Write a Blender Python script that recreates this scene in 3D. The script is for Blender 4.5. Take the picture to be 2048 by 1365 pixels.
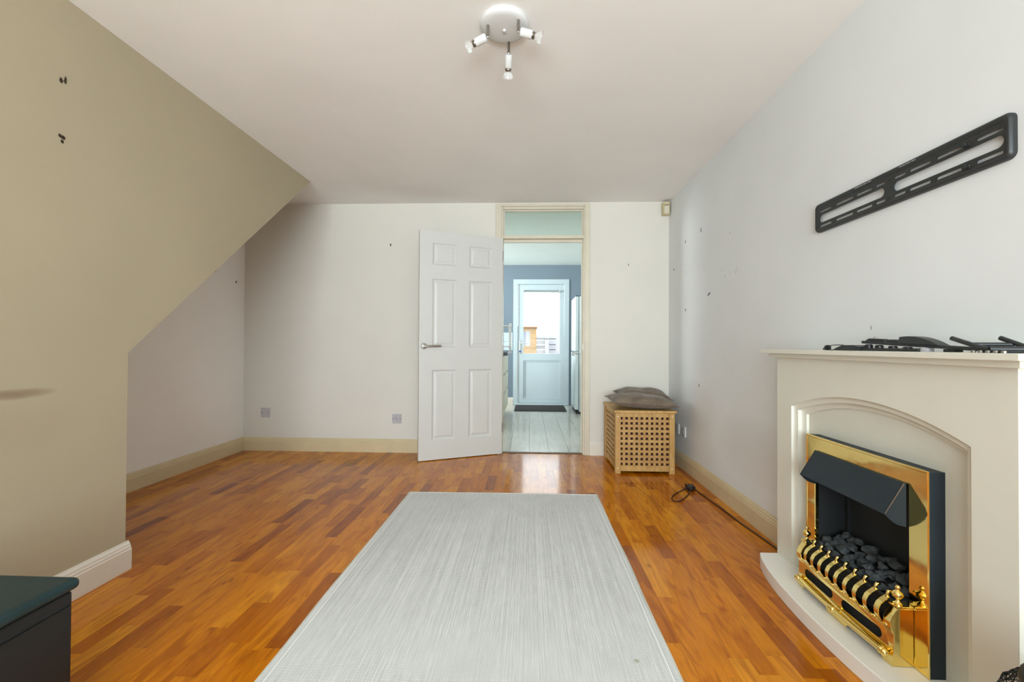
import bpy, bmesh, math, random
from mathutils import Vector, Matrix, noise as mnoise

# ------------------------------------------------------------------ clear
for o in list(bpy.data.objects):
    bpy.data.objects.remove(o, do_unlink=True)
scene = bpy.context.scene
col = scene.collection
RND = random.Random(7)

# ------------------------------------------------------------------ camera (15.5 mm, nearly level)
YAW, PITCH, ROLL = 0.0384, 0.0099, 0.0054
cd = bpy.data.cameras.new('camera')
cam = bpy.data.objects.new('camera', cd)
col.objects.link(cam)
cd.sensor_width = 36.0
cd.lens = 880.0 / 2048.0 * 36.0
cd.clip_start = 0.02
fw = Vector((-math.sin(YAW) * math.cos(PITCH), math.cos(YAW) * math.cos(PITCH), math.sin(PITCH)))
r0 = Vector((math.cos(YAW), math.sin(YAW), 0))
u0 = r0.cross(fw)
rt = r0 * math.cos(ROLL) + u0 * math.sin(ROLL)
up = u0 * math.cos(ROLL) - r0 * math.sin(ROLL)
M = Matrix((rt, up, -fw)).transposed().to_4x4()
M.translation = Vector((0, 0, 0.9985))
cam.matrix_world = M
scene.camera = cam

# ------------------------------------------------------------------ world, daylight, exposure
world = bpy.data.worlds.new('overcast_sky')
scene.world = world
world.use_nodes = True
bg = world.node_tree.nodes['Background']
bg.inputs[0].default_value = (0.90, 0.95, 1.0, 1)
bg.inputs[1].default_value = 6.0


def window_light(name, loc, rot, sx, sy, energy, color, spread=180):
    l = bpy.data.lights.new(name, 'AREA')
    l.shape = 'RECTANGLE'
    l.size = sx
    l.size_y = sy
    l.energy = energy
    l.color = color
    l.spread = math.radians(spread)
    o = bpy.data.objects.new(name, l)
    col.objects.link(o)
    o.location = loc
    o.rotation_euler = rot
    return o


XL2_ = -2.6857
# daylight at the front window behind the camera (sky, and an extra upward lamp added to brighten the ceiling) and at the kitchen's own window
window_light('front_window_sky', (-0.15, -2.42, 1.30), (math.radians(72), 0, 0), 2.5, 1.7, 68, (0.80, 0.91, 1.0), 100)
window_light('ceiling_fill_upward', (-0.15, -2.40, 0.95), (math.radians(122), 0, 0), 2.5, 1.0, 82, (0.85, 0.94, 1.0), 100)
window_light('kitchen_window_daylight', (XL2_ - 0.36, 5.8, 1.50), (0, math.radians(-98), math.radians(20)), 1.0, 1.4, 150, (0.93, 0.97, 1.0), 120)

vs = scene.view_settings
vs.view_transform = 'Standard'
vs.look = 'None'
vs.gamma = 1.0
vs.use_curve_mapping = False
vs.exposure = -0.46

# ------------------------------------------------------------------ dimensions
D = 4.0514        # back wall
XR = 1.27         # right wall
XL = -1.7752      # staircase wall
XL2 = -2.6857     # wall of the recess under the stairs
YE = 1.884        # end of the staircase wall
H = 2.3174        # ceiling
YF = -2.20        # front wall, behind the camera
DK = 7.394        # far kitchen wall
HK = 2.352
ZH = 0.055        # hearth top


# ------------------------------------------------------------------ colour + material helpers
def lin(c):
    c = c / 255.0
    return c / 12.92 if c <= 0.04045 else ((c + 0.055) / 1.055) ** 2.4


def rgb(r, g, b):
    return (lin(r), lin(g), lin(b), 1.0)


class NT:
    def __init__(s, name):
        s.m = bpy.data.materials.new(name)
        s.m.use_nodes = True
        s.t = s.m.node_tree
        s.b = s.t.nodes['Principled BSDF']
        s.out = s.t.nodes['Material Output']

    def n(s, kind, **kw):
        x = s.t.nodes.new(kind)
        for k, v in kw.items():
            setattr(x, k, v)
        return x

    def l(s, a, b):
        s.t.links.new(a, b)

    def pos(s, scale=(1, 1, 1), offset=None):
        g = s.n('ShaderNodeNewGeometry')
        mp = s.n('ShaderNodeMapping')
        mp.inputs['Scale'].default_value = scale
        if offset is not None:
            mp.inputs['Location'].default_value = offset
        s.l(g.outputs['Position'], mp.inputs['Vector'])
        return mp.outputs['Vector']

    def noise(s, vec, scale, detail=3, rough=0.5, dist=0.0):
        x = s.n('ShaderNodeTexNoise')
        x.inputs['Scale'].default_value = scale
        x.inputs['Detail'].default_value = detail
        x.inputs['Roughness'].default_value = rough
        x.inputs['Distortion'].default_value = dist
        if vec is not None:
            s.l(vec, x.inputs['Vector'])
        return x.outputs['Fac']

    def ramp(s, fac, stops, interp='LINEAR'):
        x = s.n('ShaderNodeValToRGB')
        cr = x.color_ramp
        cr.interpolation = interp
        while len(cr.elements) < len(stops):
            cr.elements.new(0.5)
        for e, (p, c) in zip(cr.elements, stops):
            e.position = p
            e.color = c if len(c) == 4 else (*c, 1)
        s.l(fac, x.inputs['Fac'])
        return x.outputs['Color']

    def math(s, op, a, b=None, c=None):
        x = s.n('ShaderNodeMath', operation=op)
        for i, v in enumerate((a, b, c)):
            if v is None:
                continue
            if isinstance(v, (int, float)):
                x.inputs[i].default_value = v
            else:
                s.l(v, x.inputs[i])
        return x.outputs[0]

    def mix(s, fac, a, b, blend='MIX'):
        x = s.n('ShaderNodeMix', data_type='RGBA', blend_type=blend)
        for sock, v in ((x.inputs[0], fac), (x.inputs[6], a), (x.inputs[7], b)):
            if isinstance(v, (int, float)):
                sock.default_value = v
            elif isinstance(v, tuple):
                sock.default_value = v if len(v) == 4 else (*v, 1)
            else:
                s.l(v, sock)
        return x.outputs[2]

    def bump(s, height, strength, dist=0.002):
        x = s.n('ShaderNodeBump')
        x.inputs['Strength'].default_value = strength
        x.inputs['Distance'].default_value = dist
        s.l(height, x.inputs['Height'])
        s.l(x.outputs['Normal'], s.b.inputs['Normal'])

    def set(s, **kw):
        for k, v in kw.items():
            k = k.replace('_', ' ')
            sock = s.b.inputs[k]
            if isinstance(v, (int, float, tuple)):
                sock.default_value = v
            else:
                s.l(v, sock)


def simple(name, c, rough=0.5, metal=0.0, var=0.06, vscale=6.0, bump=None, spec=0.5, coat=0.0):
    """plain colour with faint mottling and optional fine relief"""
    t = NT(name)
    p = t.pos()
    n = t.noise(p, vscale, 4)
    lo = tuple(x * (1 - var) for x in c[:3]) + (1,)
    hi = tuple(min(1, x * (1 + var)) for x in c[:3]) + (1,)
    t.set(Base_Color=t.ramp(n, [(0.3, lo), (0.7, hi)]), Roughness=rough, Metallic=metal)
    t.b.inputs['Specular IOR Level'].default_value = spec
    if coat:
        t.b.inputs['Coat Weight'].default_value = coat
        t.b.inputs['Coat Roughness'].default_value = 0.1
    if bump:
        t.bump(t.noise(p, bump[0], 3), bump[1], bump[2] if len(bump) > 2 else 0.001)
    return t.m


def glass(name, tint, gloss=1.0, rough=0.02):
    t = NT(name)
    tr = t.n('ShaderNodeBsdfTransparent')
    tr.inputs[0].default_value = tint
    gl = t.n('ShaderNodeBsdfGlossy')
    gl.inputs['Roughness'].default_value = rough
    lw = t.n('ShaderNodeFresnel')
    lw.inputs[0].default_value = 1.45
    mx = t.n('ShaderNodeMixShader')
    t.l(t.math('MULTIPLY', lw.outputs[0], gloss), mx.inputs[0])
    t.l(tr.outputs[0], mx.inputs[1])
    t.l(gl.outputs[0], mx.inputs[2])
    t.l(mx.outputs[0], t.out.inputs['Surface'])
    return t.m


def paint(name, c, stain=None, var=0.03):
    """wall emulsion: faint roller relief; optional scuffs with their own shape"""
    t = NT(name)
    p = t.pos()
    n = t.noise(p, 1.6, 5)
    lo = tuple(x * (1 - var) for x in c[:3]) + (1,)
    hi = tuple(min(1, x * (1 + var)) for x in c[:3]) + (1,)
    base = t.ramp(n, [(0.3, lo), (0.7, hi)])
    for (axis, a0, a1, b0, b1, colr, amt) in (stain or []):
        # soft elongated scuff between (a,b) limits: axis gives which two world axes are used
        sx = t.n('ShaderNodeSeparateXYZ')
        wob = t.noise(p, 5.0, 3)
        t.l(p, sx.inputs[0])
        A = sx.outputs[axis[0]]
        B = sx.outputs[axis[1]]
        fa = t.math('DIVIDE', t.math('SUBTRACT', A, (a0 + a1) / 2), (a1 - a0) / 2)
        B2 = t.math('ADD', B, t.math('MULTIPLY', t.math('SUBTRACT', wob, 0.5), 0.03))
        fb = t.math('DIVIDE', t.math('SUBTRACT', B2, (b0 + b1) / 2), (b1 - b0) / 2)
        rr = t.math('ADD', t.math('POWER', fa, 2.0), t.math('POWER', fb, 2.0))
        k = t.math('SUBTRACT', 1.0, rr)
        k = t.math('MAXIMUM', k, 0.0)
        k = t.math('MULTIPLY', k, amt)
        base = t.mix(k, base, colr)
    t.set(Base_Color=base, Roughness=0.75)
    t.b.inputs['Specular IOR Level'].default_value = 0.25
    t.bump(t.noise(p, 130, 3), 0.12, 0.001)
    return t.m


# ------------------------------------------------------------------ mesh helpers
ORIGIN = {}


class MB:
    def __init__(s):
        s.v = []
        s.f = []

    def add(s, vs_, fs_):
        k = len(s.v)
        s.v += [tuple(p) for p in vs_]
        s.f += [tuple(i + k for i in f) for f in fs_]
        return s

    def box(s, x0, x1, y0, y1, z0, z1):
        return s.add([(x0, y0, z0), (x1, y0, z0), (x1, y1, z0), (x0, y1, z0), (x0, y0, z1), (x1, y0, z1), (x1, y1, z1), (x0, y1, z1)],
                     [(0, 3, 2, 1), (4, 5, 6, 7), (0, 1, 5, 4), (1, 2, 6, 5), (2, 3, 7, 6), (3, 0, 4, 7)])

    def prism(s, poly, axis, a, b):
        """extrude a polygon given in the two other axes (in x,y,z order) along axis from a to b"""
        n = len(poly)

        def P(q, t):
            return {0: (t, q[0], q[1]), 1: (q[0], t, q[1]), 2: (q[0], q[1], t)}[axis]
        vs_ = [P(q, a) for q in poly] + [P(q, b) for q in poly]
        fs_ = [tuple(range(n)), tuple(range(2 * n - 1, n - 1, -1))]
        for i in range(n):
            j = (i + 1) % n
            fs_.append((i, n + i, n + j, j))
        return s.add(vs_, fs_)

    def ring(s, c, ax, ay, r, n, rx=None):
        return [Vector(c) + Vector(ax) * (r * math.cos(2 * math.pi * i / n)) + Vector(ay) * (r * math.sin(2 * math.pi * i / n)) for i in range(n)]

    def loft(s, rings, closed=True, cap=True):
        k = len(s.v)
        n = len(rings[0])
        for r in rings:
            s.v += [tuple(p) for p in r]
        for a in range(len(rings) - 1):
            for i in range(n if closed else n - 1):
                j = (i + 1) % n
                s.f.append((k + a * n + i, k + a * n + j, k + (a + 1) * n + j, k + (a + 1) * n + i))
        if cap and closed:
            s.f.append(tuple(k + i for i in range(n - 1, -1, -1)))
            s.f.append(tuple(k + (len(rings) - 1) * n + i for i in range(n)))
        return s

    def lathe(s, prof, c, axis=(0, 0, 1), n=20, cap=True):
        ax = Vector(axis).normalized()
        t = Vector((1, 0, 0)) if abs(ax.x) < 0.9 else Vector((0, 1, 0))
        u = ax.cross(t).normalized()
        w = ax.cross(u)
        return s.loft([s.ring(Vector(c) + ax * h, u, w, max(r, 1e-5), n) for r, h in prof], True, cap)

    def cyl(s, p0, p1, r, n=14, r1=None):
        p0 = Vector(p0)
        p1 = Vector(p1)
        L = (p1 - p0).length
        return s.lathe([(r, 0), (r if r1 is None else r1, L)], p0, p1 - p0, n)

    def tube(s, pts, r, n=8, smooth=0):
        pts = [Vector(p) for p in pts]
        for _ in range(smooth):
            q = [pts[0]]
            for a, b in zip(pts[:-1], pts[1:]):
                q += [a * 0.75 + b * 0.25, a * 0.25 + b * 0.75]
            pts = q + [pts[-1]]
        rings = []
        u = None
        for i, p in enumerate(pts):
            t = (pts[min(i + 1, len(pts) - 1)] - pts[max(i - 1, 0)]).normalized()
            if u is None:
                a = Vector((0, 0, 1)) if abs(t.z) < 0.9 else Vector((1, 0, 0))
                u = t.cross(a).normalized()
            u = (u - t * u.dot(t)).normalized()
            rings.append(s.ring(p, u, t.cross(u), r, n))
        return s.loft(rings)

    def strip(s, path, wdir, w, t=0.002):
        """flat ribbon of width w along a path, thickness t"""
        path = [Vector(p) for p in path]
        wd = Vector(wdir)
        rings = []
        for i, p in enumerate(path):
            tg = (path[min(i + 1, len(path) - 1)] - path[max(i - 1, 0)]).normalized()
            nn = tg.cross(wd).normalized()
            rings.append([p - wd * w / 2 - nn * t / 2, p + wd * w / 2 - nn * t / 2, p + wd * w / 2 + nn * t / 2, p - wd * w / 2 + nn * t / 2])
        return s.loft(rings)

    def xf(s, m):
        s.v = [tuple(m @ Vector(p)) for p in s.v]
        return s

    def build(s, name, mat, parent=None, smooth=None, bevel=0, segs=2, loc=None):
        o0 = ORIGIN.get(parent, Vector((0, 0, 0))) if parent else Vector((0, 0, 0))
        base = Vector(loc) if loc is not None else o0
        me = bpy.data.meshes.new(name)
        me.from_pydata([tuple(Vector(p) - base) for p in s.v], [], s.f)
        bm = bmesh.new()
        bm.from_mesh(me)
        bmesh.ops.remove_doubles(bm, verts=bm.verts, dist=1e-6)
        bmesh.ops.recalc_face_normals(bm, faces=bm.faces)
        bm.to_mesh(me)
        bm.free()
        me.materials.append(mat)
        if smooth is not None:
            for p in me.polygons:
                p.use_smooth = True
            me.set_sharp_from_angle(angle=math.radians(smooth))
        o = bpy.data.objects.new(name, me)
        col.objects.link(o)
        if parent:
            o.parent = parent
            o.location = base - o0
        elif loc is not None:
            o.location = base
        ORIGIN[o] = base
        if bevel:
            b = o.modifiers.new('edge', 'BEVEL')
            b.width = bevel
            b.segments = segs
            b.limit_method = 'ANGLE'
            b.angle_limit = math.radians(40)
        return o


def plate(splines, thick):
    """flat plate with holes: closed outlines in (a,b); returns verts (a,b,depth 0..thick), faces"""
    cu = bpy.data.curves.new('tmp', 'CURVE')
    cu.dimensions = '2D'
    cu.fill_mode = 'BOTH'
    cu.extrude = thick / 2
    for sp in splines:
        p = cu.splines.new('POLY')
        p.points.add(len(sp) - 1)
        for q, (a, b) in zip(p.points, sp):
            q.co = (a, b, 0, 1)
        p.use_cyclic_u = True
    o = bpy.data.objects.new('tmp', cu)
    col.objects.link(o)
    dg = bpy.context.evaluated_depsgraph_get()
    dg.update()
    me = bpy.data.meshes.new_from_object(o.evaluated_get(dg))
    vs_ = [(v.co.x, v.co.y, v.co.z + thick / 2) for v in me.vertices]
    fs_ = [tuple(p.vertices) for p in me.polygons]
    bpy.data.objects.remove(o, do_unlink=True)
    bpy.data.curves.remove(cu)
    bpy.data.meshes.remove(me)
    return vs_, fs_


def rect(a0, a1, b0, b1):
    return [(a0, b0), (a1, b0), (a1, b1), (a0, b1)]


def slot(a0, a1, b0, b1, n=5):
    """stadium outline"""
    r = min(abs(a1 - a0), abs(b1 - b0)) / 2
    a0, a1 = min(a0, a1), max(a0, a1)
    pts = []
    for cx, cy, s in ((a1 - r, b1 - r, 0), (a0 + r, b1 - r, 90), (a0 + r, b0 + r, 180), (a1 - r, b0 + r, 270)):
        for i in range(n):
            a = math.radians(s + 90 * i / (n - 1))
            pts.append((cx + r * math.cos(a), cy + r * math.sin(a)))
    return pts


def rrect(a0, a1, b0, b1, r, n=5):
    pts = []
    for cx, cy, s in ((a1 - r, b1 - r, 0), (a0 + r, b1 - r, 90), (a0 + r, b0 + r, 180), (a1 - r, b0 + r, 270)):
        for i in range(n):
            a = math.radians(s + 90 * i / (n - 1))
            pts.append((cx + r * math.cos(a), cy + r * math.sin(a)))
    return pts


def circ(c, r, n=12):
    return [(c[0] + r * math.cos(2 * math.pi * i / n), c[1] + r * math.sin(2 * math.pi * i / n)) for i in range(n)]


def tag(o, label, cat, group=None, kind=None):
    o['label'] = label
    o['category'] = cat
    if group:
        o['group'] = group
    if kind:
        o['kind'] = kind
    return o


def thing(name, label, cat, loc, group=None):
    o = bpy.data.objects.new(name, None)
    o.empty_display_size = 0.05
    col.objects.link(o)
    o.location = loc
    ORIGIN[o] = Vector(loc)
    return tag(o, label, cat, group)


def struct(o, label=None, cat=None):
    o['kind'] = 'structure'
    if label:
        o['label'] = label
        o['category'] = cat
    return o


def copy_part(src, parent, loc):
    c = src.copy()
    col.objects.link(c)
    c.parent = parent
    c.location = loc
    ORIGIN[c] = ORIGIN.get(parent, Vector()) + Vector(loc)
    return c


# ------------------------------------------------------------------ materials
m_wall = paint('warm_white_emulsion', rgb(222, 217, 207))
m_wall_right = paint('cool_white_emulsion', rgb(228, 231, 231),
                     [((1, 2), 3.0, 3.9, 0.30, 0.75, rgb(176, 160, 146), 0.22), ((1, 2), 2.05, 3.1, 0.20, 0.62, rgb(196, 182, 172), 0.25),
                      ((1, 2), 3.315, 3.36, 0.690, 0.720, rgb(150, 135, 105), 0.8)])
m_stair = paint('magnolia_emulsion', rgb(180, 168, 142),
                [((1, 2), 1.30, 1.60, 0.800, 0.840, rgb(120, 92, 70), 0.6), ((1, 2), 1.1, 1.75, 0.60, 0.80, rgb(172, 154, 128), 0.25)])
m_wall_recess = paint('recess_lightened_emulsion', rgb(246, 243, 238))  # wall white lightened to stand in for light the recess lacks
m_ceil = paint('ceiling_emulsion', rgb(240, 238, 234))
m_kwall = paint('blue_grey_emulsion', rgb(122, 136, 147))
m_kceil = paint('kitchen_ceiling_emulsion', rgb(222, 228, 222))
m_skirt = simple('cream_gloss_paint', rgb(214, 196, 158), 0.35, var=0.05)
m_skirt_w = simple('white_gloss_paint', rgb(226, 218, 204), 0.35, var=0.03)
m_frame = simple('cream_frame_paint', rgb(210, 201, 180), 0.4, var=0.04)
m_door = simple('white_satin_door_paint', rgb(208, 207, 202), 0.38, var=0.015, bump=(60, 0.05))
m_steel = simple('brushed_steel', rgb(170, 165, 158), 0.28, 1.0, var=0.05)
m_chrome = simple('dark_chrome', rgb(150, 146, 138), 0.15, 1.0, var=0.05)
m_whiteplastic = simple('white_plastic', rgb(208, 208, 205), 0.5, var=0.02, spec=0.3)
m_greyplastic = simple('grey_white_plastic', rgb(186, 183, 186), 0.4, var=0.03)
m_cream_pl = simple('yellowed_plastic', rgb(200, 186, 146), 0.45, var=0.05)
m_dark = simple('dark_plug_brown', rgb(52, 38, 22), 0.7, var=0.2, vscale=80)
m_filler = simple('grey_filler', rgb(196, 192, 182), 0.8, var=0.1, vscale=60)
m_black = simple('black_powder_coat', rgb(38, 41, 41), 0.42, var=0.1, vscale=30)
m_black_pl = simple('black_plastic', rgb(24, 25, 26), 0.4, var=0.1, vscale=30)
m_print = simple('white_print', rgb(190, 190, 188), 0.6)
m_fire_black = simple('charcoal_metal', rgb(35, 44, 50), 0.5, var=0.08, vscale=20, bump=(400, 0.05), spec=0.3)
m_fire_in = simple('matt_black_lining', rgb(22, 25, 27), 0.75, var=0.15, vscale=20)
m_coal = simple('grey_coal', rgb(62, 66, 68), 0.85, var=0.35, vscale=60, bump=(90, 0.6, 0.004))
m_surround = simple('cream_surround_paint', rgb(222, 220, 206), 0.42, var=0.02)
m_panelw = simple('pale_marble_panel', rgb(216, 214, 200), 0.3, var=0.02)
m_hearth = simple('pale_hearth_stone', rgb(242, 240, 232), 0.3, var=0.02)
m_ott = simple('teal_black_leather', rgb(13, 43, 46), 0.45, var=0.15, vscale=10, bump=(220, 0.12))
m_ott_body = simple('black_leather', rgb(11, 15, 16), 0.5, var=0.15, vscale=10, bump=(220, 0.12))
m_cable = simple('dark_cable_rubber', rgb(42, 20, 14), 0.5)
m_upvc = simple('white_upvc', rgb(190, 203, 208), 0.35, var=0.015)
m_fridge = simple('white_enamel', rgb(216, 228, 230), 0.3, var=0.015)
m_worktop = simple('black_worktop', rgb(30, 32, 34), 0.3, var=0.2, vscale=80)
m_cab = simple('cream_cabinet', rgb(226, 218, 192), 0.4, var=0.03)
m_tile = simple('pale_wall_tile', rgb(206, 220, 226), 0.25, var=0.03)
m_mat = simple('dark_coir', rgb(72, 68, 68), 0.95, var=0.3, vscale=120, bump=(300, 0.6, 0.004))
m_blind = simple('grey_blind_rail', rgb(130, 140, 140), 0.4)
m_shed = simple('golden_shed_timber', rgb(166, 132, 84), 0.7, var=0.12, vscale=5)
m_shed_roof = simple('shed_felt', rgb(150, 110, 70), 0.9)
m_shed_glass = simple('dark_shed_window', rgb(120, 118, 128), 0.15)
m_fence = simple('bleached_fence', rgb(176, 178, 186), 0.8, var=0.05)
m_fence_dk = simple('grey_fence_rail', rgb(90, 92, 98), 0.8)
m_patio = simple('pale_paving', rgb(150, 148, 142), 0.9, var=0.08)
m_key = simple('blue_key_fob', rgb(20, 90, 150), 0.4)
m_hole_dark = simple('dark_maroon_fill', rgb(58, 22, 16), 0.9, var=0.3, vscale=40)
m_underlay = simple('floor_underlay', rgb(120, 66, 20), 0.9)
m_thresh = simple('bronze_threshold', rgb(120, 104, 92), 0.35, 0.7)
m_glass_clear = glass('clear_glass', (0.97, 0.99, 0.98, 1), 0.15)
m_glass_tran = glass('greenish_glass', (0.93, 0.97, 0.94, 1))


def brass_mat():
    t = NT('polished_brass')
    p = t.pos()
    t.set(Base_Color=(0.90, 0.70, 0.25, 1), Metallic=1.0, Roughness=t.ramp(t.noise(p, 25, 3), [(0.3, (0.05,) * 3), (0.8, (0.14,) * 3)]))
    t.bump(t.noise(p, 7, 2), 0.10, 0.01)
    return t.m


m_brass = brass_mat()


def bulb_mat():
    t = NT('bulb_glass')
    t.set(Base_Color=(0.9, 0.9, 0.88, 1), Roughness=0.08, Metallic=0.0)
    t.b.inputs['Transmission Weight'].default_value = 0.75
    t.b.inputs['IOR'].default_value = 1.45
    t.b.inputs['Coat Weight'].default_value = 0.5
    return t.m


m_bulb = bulb_mat()


def strip_mat(name, island):
    """one strip of the orange-brown laminate: own tone, long grain, darker flame figure"""
    t = NT(name)
    if island:
        g = t.n('ShaderNodeNewGeometry')
        rnd = g.outputs['Random Per Island']
    else:
        g = t.n('ShaderNodeObjectInfo')
        rnd = g.outputs['Random']
    geo = t.n('ShaderNodeNewGeometry')
    off = t.n('ShaderNodeCombineXYZ')
    t.l(t.math('MULTIPLY', rnd, 37.0), off.inputs[0])
    t.l(t.math('MULTIPLY', rnd, 91.0), off.inputs[1])
    add = t.n('ShaderNodeVectorMath', operation='ADD')
    t.l(geo.outputs['Position'], add.inputs[0])
    t.l(off.outputs[0], add.inputs[1])
    mp = t.n('ShaderNodeMapping')
    mp.inputs['Scale'].default_value = (24, 2.2, 1)
    t.l(add.outputs[0], mp.inputs['Vector'])
    grain = t.noise(mp.outputs['Vector'], 3.0, 6, 0.6, 0.6)
    mp2 = t.n('ShaderNodeMapping')
    mp2.inputs['Scale'].default_value = (11, 2.1, 1)
    t.l(add.outputs[0], mp2.inputs['Vector'])
    flame = t.noise(mp2.outputs['Vector'], 1.1, 4, 0.55, 2.4)
    tone = t.ramp(rnd, [(0.0, rgb(146, 74, 6)), (0.16, rgb(180, 102, 9)), (0.40, rgb(200, 120, 12)), (0.80, rgb(208, 130, 18)), (1.0, rgb(218, 144, 30))])
    dark = t.mix(1.0, tone, (0.60, 0.47, 0.38), 'MULTIPLY')
    lite = t.mix(1.0, tone, (1.12, 1.10, 1.08), 'MULTIPLY')
    c = t.mix(t.ramp(grain, [(0.35, (0,) * 3), (0.72, (1,) * 3)]), lite, t.mix(1.0, tone, (0.80, 0.74, 0.70), 'MULTIPLY'))
    c = t.mix(t.ramp(flame, [(0.48, (0,) * 3), (0.55, (0.26,) * 3), (0.68, (0.8,) * 3)]), c, dark)
    mp3 = t.n('ShaderNodeMapping')
    mp3.inputs['Scale'].default_value = (1.0, 0.55, 1)
    t.l(add.outputs[0], mp3.inputs['Vector'])
    vo = t.n('ShaderNodeTexVoronoi')
    vo.inputs['Scale'].default_value = 7.0
    t.l(mp3.outputs['Vector'], vo.inputs['Vector'])
    c = t.mix(t.ramp(vo.outputs['Distance'], [(0.03, (0.75,) * 3), (0.09, (0,) * 3)]), c, t.mix(1.0, tone, (0.36, 0.26, 0.20), 'MULTIPLY'))
    t.set(Base_Color=c, Roughness=t.ramp(grain, [(0.3, (0.10,) * 3), (0.8, (0.16,) * 3)]))
    t.b.inputs['Specular IOR Level'].default_value = 0.28
    t.bump(grain, 0.015, 0.001)
    return t.m


m_strip = strip_mat('laminate_strip', False)
m_strip_rest = strip_mat('laminate_strip_rest', True)


def kplank_mat():
    t = NT('pale_oak_laminate')
    g = t.n('ShaderNodeObjectInfo')
    mp = t.pos((9, 1.2, 1))
    n = t.noise(mp, 2.5, 5, 0.6, 0.5)
    c = t.ramp(n, [(0.3, rgb(208, 203, 192)), (0.7, rgb(224, 221, 213))])
    c = t.mix(t.math('MULTIPLY', g.outputs['Random'], 0.25), c, rgb(180, 172, 156))
    t.set(Base_Color=c, Roughness=0.14)
    return t.m


m_kplank = kplank_mat()


def rug_mat():
    """flat-woven off-white cotton over dark warp: dark pinholes between the threads and thicker light ribs"""
    t = NT('grey_white_flatweave')
    g = t.n('ShaderNodeNewGeometry')
    sx = t.n('ShaderNodeSeparateXYZ')
    t.l(g.outputs['Position'], sx.inputs[0])
    X, Y = sx.outputs[0], sx.outputs[1]
    p = 0.0042
    wob = t.noise(t.pos((40, 8, 1)), 1.0, 2)
    xs = t.math('ADD', X, t.math('MULTIPLY', wob, 0.002))
    a = t.math('SINE', t.math('MULTIPLY', xs, 2 * math.pi / p))
    row = t.math('SINE', t.math('MULTIPLY', Y, 2 * math.pi / (p * 1.15)))
    dots = t.math('MULTIPLY', t.math('ADD', t.math('MULTIPLY', a, 0.5), 0.5), t.math('ADD', t.math('MULTIPLY', row, 0.5), 0.5))
    ribs = t.math('ADD', t.math('MULTIPLY', t.noise(t.pos((200, 0.7, 1)), 1.0, 2, 0.6), 0.62), t.math('MULTIPLY', t.noise(t.pos((190, 9.0, 1)), 1.0, 3, 0.65), 0.38))          # uneven threads running down the rug
    wear = t.noise(t.pos((3.5, 3.0, 1)), 1.0, 4, 0.6)
    thick = t.ramp(ribs, [(0.40, (1,) * 3), (0.66, (0.35,) * 3)])
    d = t.math('MULTIPLY', t.ramp(dots, [(0.25, (0,) * 3), (0.75, (1,) * 3)]), thick)
    d = t.math('MULTIPLY', d, t.math('ADD', t.math('MULTIPLY', wear, 1.3), 0.35))
    base = t.mix(t.ramp(ribs, [(0.35, (0,) * 3), (0.65, (1,) * 3)]), rgb(216, 217, 214), rgb(236, 237, 235))
    hem = t.math('LESS_THAN', t.math('ABSOLUTE', t.math('SUBTRACT', t.math('ABSOLUTE', t.math('ADD', X, 0.17)), 0.606)), 0.0022)
    c = t.mix(d, base, rgb(44, 44, 44))
    c = t.mix(hem, c, rgb(238, 238, 236))
    # one greenish spot near the right edge
    fx = t.math('SUBTRACT', X, 0.345)
    fy = t.math('SUBTRACT', Y, 1.412)
    rr = t.math('ADD', t.math('POWER', fx, 2.0), t.math('POWER', fy, 2.0))
    c = t.mix(t.math('MULTIPLY', t.math('LESS_THAN', rr, 0.00007), 0.5), c, rgb(130, 140, 92))
    t.set(Base_Color=c, Roughness=0.95)
    t.b.inputs['Specular IOR Level'].default_value = 0.1
    t.bump(t.math('SUBTRACT', 1.0, d), 0.5, 0.002)
    return t.m


m_rug = rug_mat()
m_rug_edge = simple('rug_edge_tape', rgb(206, 204, 192), 0.95, var=0.08, vscale=120, bump=(250, 0.4, 0.002))


def hamper_mat():
    t = NT('oiled_acacia')
    g = t.n('ShaderNodeObjectInfo')
    n = t.noise(t.pos((14, 14, 3)), 3, 5, 0.6, 0.8)
    c = t.ramp(n, [(0.3, rgb(172, 130, 68)), (0.7, rgb(208, 170, 104))])
    c = t.mix(t.math('MULTIPLY', g.outputs['Random'], 0.55), c, rgb(164, 116, 62))
    t.set(Base_Color=c, Roughness=0.5)
    return t.m


m_hamper = hamper_mat()


def velvet_mat():
    t = NT('taupe_velvet')
    n = t.noise(t.pos(), 9, 5, 0.6, 0.8)
    c = t.ramp(n, [(0.3, rgb(92, 79, 66)), (0.7, rgb(128, 112, 95))])
    t.set(Base_Color=c, Roughness=0.9)
    t.b.inputs['Sheen Weight'].default_value = 0.15
    t.bump(t.noise(t.pos(), 160, 2), 0.2, 0.002)
    return t.m


m_velvet = velvet_mat()

# ================================================================== STRUCTURE
# ---- ceiling, floors
struct(MB().box(XL2 - 0.1, XR + 0.1, YF - 0.25, D + 0.1, H, H + 0.12).build('ceiling', m_ceil), 'white painted living room ceiling', 'ceiling')
struct(MB().box(XL2 - 0.1, XR + 0.1, D + 0.1, DK + 0.1, HK, HK + 0.1).build('ceiling_kitchen', m_kceil), 'pale kitchen ceiling seen through the doorway', 'ceiling')

floor = struct(MB().box(XL2 - 0.1, XR + 0.1, YF - 0.25, 4.095, -0.12, -0.009).build('floor', m_underlay),
               'glossy orange-brown strip laminate floor of the living room', 'floor')
kfloor = struct(MB().box(XL2 - 0.1, XR + 0.1, 4.095, DK + 0.15, -0.12, -0.009).build('floor_kitchen', m_underlay),
                'pale wood-look kitchen floor beyond the doorway', 'floor')

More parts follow.
